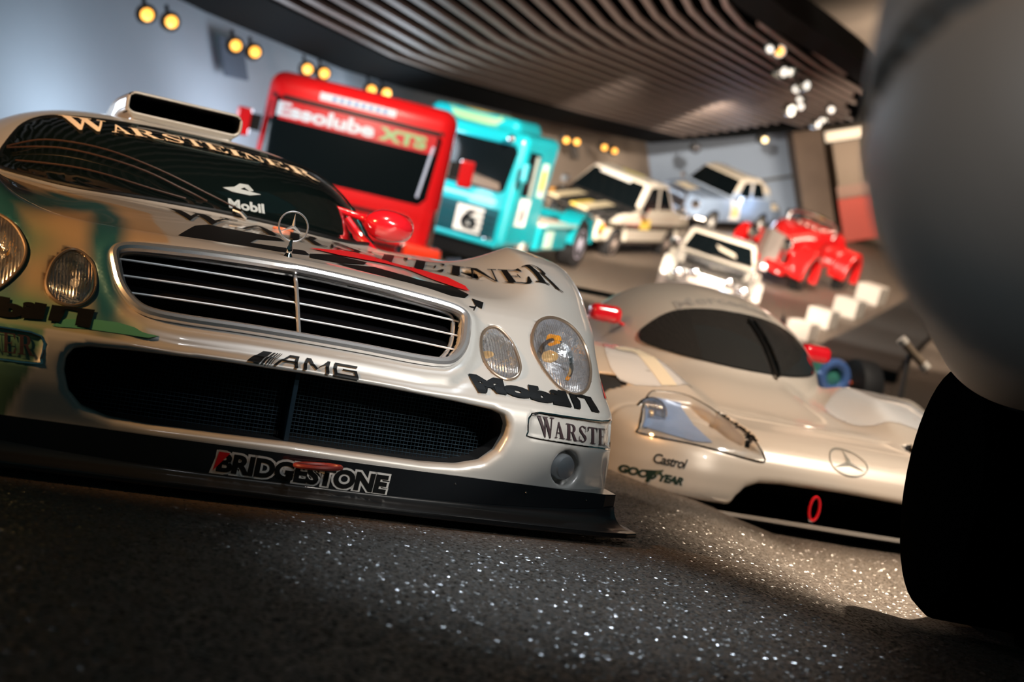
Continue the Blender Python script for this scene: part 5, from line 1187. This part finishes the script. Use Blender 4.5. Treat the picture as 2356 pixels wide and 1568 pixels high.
    words = ['nearest small track lamp under the right ceiling rim', 'track lamp with orange glow beside the nearest one', 'left lamp of the second cluster under the right rim', 'right lamp of the second cluster under the right rim', 'upper left lamp of the thick middle cluster on the right rim', 'upper right lamp of the thick middle cluster on the right rim', 'central lamp of the thick middle cluster on the right rim', 'lower right lamp of the thick middle cluster on the right rim', 'lowest left lamp of the thick middle cluster on the right rim', 'lamp at the far end of the right rim, left one', 'small lamp near the fender above the far end cluster', 'lamp at the far end of the right rim, lowest one']
    for i, (u, y) in enumerate(tr):
        t = bthing('track_lamp', words[i], 'track lamp', u, y, 4.16, 'track lamps under the right rim', R(20*(i % 3)-20))
        M = axisM((0, 0, 0), (-.35+.3*(i % 3), -1, -.35)); r = .10+.018*(i % 3)
        MB().lathe([(.03, -.22), (r, -.18), (r*1.1, .0), (r*.95, .02)], M, 14).build('housing', mat('lamp_metal', (.45, .5, .5), .25, .9), t, True)
        MB().lathe([(r*.9, .0), (r*.6, .03), (.001, .035)], M, 14).build('lamp_lens', orange if i == 1 else mat('lamp_white', (1, .95, .9), .3, emit=(1, .93, .82), es=2.6 if i % 2 else 1.2), t, True)
        MB().tube([(0, .1, 0), (0, .1, .22)], .02, 6).build('bracket', mat('lamp_black'), t)
    # two flat grey panels on the left wall
    for (u, y, h), lab in (((-3.52, 20.9, 4.42), 'flat blue grey panel on the left wall beside the second pair of spotlights'), ((2.22, 37.6, 4.25), 'small dark grey panel on the warm wall below the fifth pair of spotlights')):
        pn = bthing('wall_panel', lab, 'panel', u, y, h, None, R(-19.1))
        L = .33 if u < 0 else .25; MB().box((0, 0, 0), (.015, L, .29 if u < 0 else .24)).build('panel_plate', mat('panel_slate', (.10, .125, .165), .6) if u < 0 else mat('panel_dim', (.12, .11, .10), .6), pn, False, .006)
    # passage: red display and a light strip
    d = bthing('display_panel', 'red blurred display board in the passage right of the pillar', 'display', 11.85, 47.6, 1.7); MB().box((0, 0, 0), (.62, .05, .72)).build('board', mat('board_red', (.62, .07, .04), .5), d, False, .02); MB().box((0, 0, .95), (.60, .05, .20)).build('board_head', mat('board_rose', (.35, .2, .15), .5), d)
    d = bthing('light_strip', 'pale horizontal light strip high in the passage right of the pillar', 'lamp', 11.75, 47.6, 4.55); MB().box((0, 0, 0), (.62, .08, .17)).build('diffuser', mat('strip_pale', (.8, .7, .55), .5, emit=(1, .82, .6), es=.55), d, False, .03); MB().box((0, .1, .0), (.64, .03, .2)).build('back_plate', mat('lamp_black'), d)
    d = bthing('passage_column', 'grey brown column below the light strip', 'column', 11.85, 48.0, 3.2); MB().box((0, 0, 0), (.48, .2, 1.5)).build('shaft', mat('column_grey', (.34, .27, .21), .7), d, False, .02)
build_hall()
# white blocks along the dark kerb
def build_kerb():
    sp = [(4.95, 24.9, 'nearest white cuboid block, just above the small red mirror'), (5.95, 28.2, 'second white cuboid block from the small red mirror'), (7.2, 31.6, 'third white cuboid block from the small red mirror'), (8.6, 35.6, 'farthest white cuboid block, nearest to the dark fender')]
    for i, (x, y, lab) in enumerate(sp):
        s = .80+.11*i; loc, M = on_floor(x, y, -28, 0); t = thing('kerb_block', lab, 'block', loc, M, 'white blocks along the kerb')
        MB().box((0, 0, .20*s), (.26*s, .34*s, .20*s)).build('block', mat('block_white', (.52, .47, .41), .6), t, False, .02)
    pts = [(4.6, 20.5), (5.5, 23.6), (6.7, 27.2), (8.1, 31.2), (9.8, 35.8), (11.4, 40)]
    v = []; f = []
    for i, (x, y) in enumerate(catmull(pts, 5)):
        for dx, dz in ((-.40, .02), (-.40, .16), (.95, .16), (.95, .02)): v.append((x+dx, y, float(floor_z(np.float64(x+dx), np.float64(y)))+dz))
    n = len(v)//4; f = [(i*4+j, i*4+(j+1) % 4, (i+1)*4+(j+1) % 4, (i+1)*4+j) for i in range(n-1) for j in range(4)]+[(0, 1, 2, 3), (n*4-1, n*4-2, n*4-3, n*4-4)]
    struct(MB().add(v, f).build('trim_2', mat('kerb_black', (.010, .011, .012), .6)))
    t = thing('hand_rail', 'tan rail with two pale end caps between the blocks and the dark fender', 'rail', (3.0, 11.2, 0))
    a = Vector((.02, 0, .93)); b = Vector((.235, .0, .76))
    MB().tube([a, b], .035, 12).build('rail_tube', mat('rail_tan', (.35, .26, .18), .4, .3, .5), t, True)
    d = (b-a).normalized()
    for p, q in ((a-d*.02, a+d*.035), (b-d*.035, b+d*.02)): MB().tube([p, q], .040, 12).build('end_cap', mat('cap_pale', (.8, .72, .62), .35), t, True)
    MB().tube([(.1, .02, .85), (.1, .05, .0)], .02, 8).build('rail_post', mat('rail_post', (.08, .07, .06), .5), t, True)
build_kerb()

loc, M = on_floor(7.9, 44.7, -20); t = thing('equipment_case', 'black box standing behind the tail of the pale blue vintage sedan', 'case', loc, M)
MB().box((0, 0, .42), (.24, .20, .40)).build('case_body', mat('case_black', (.008, .008, .009), .5), t, False, .03)
MB().box((0, 0, .84), (.26, .22, .03)).build('case_lid', mat('case_black'), t, False, .01)
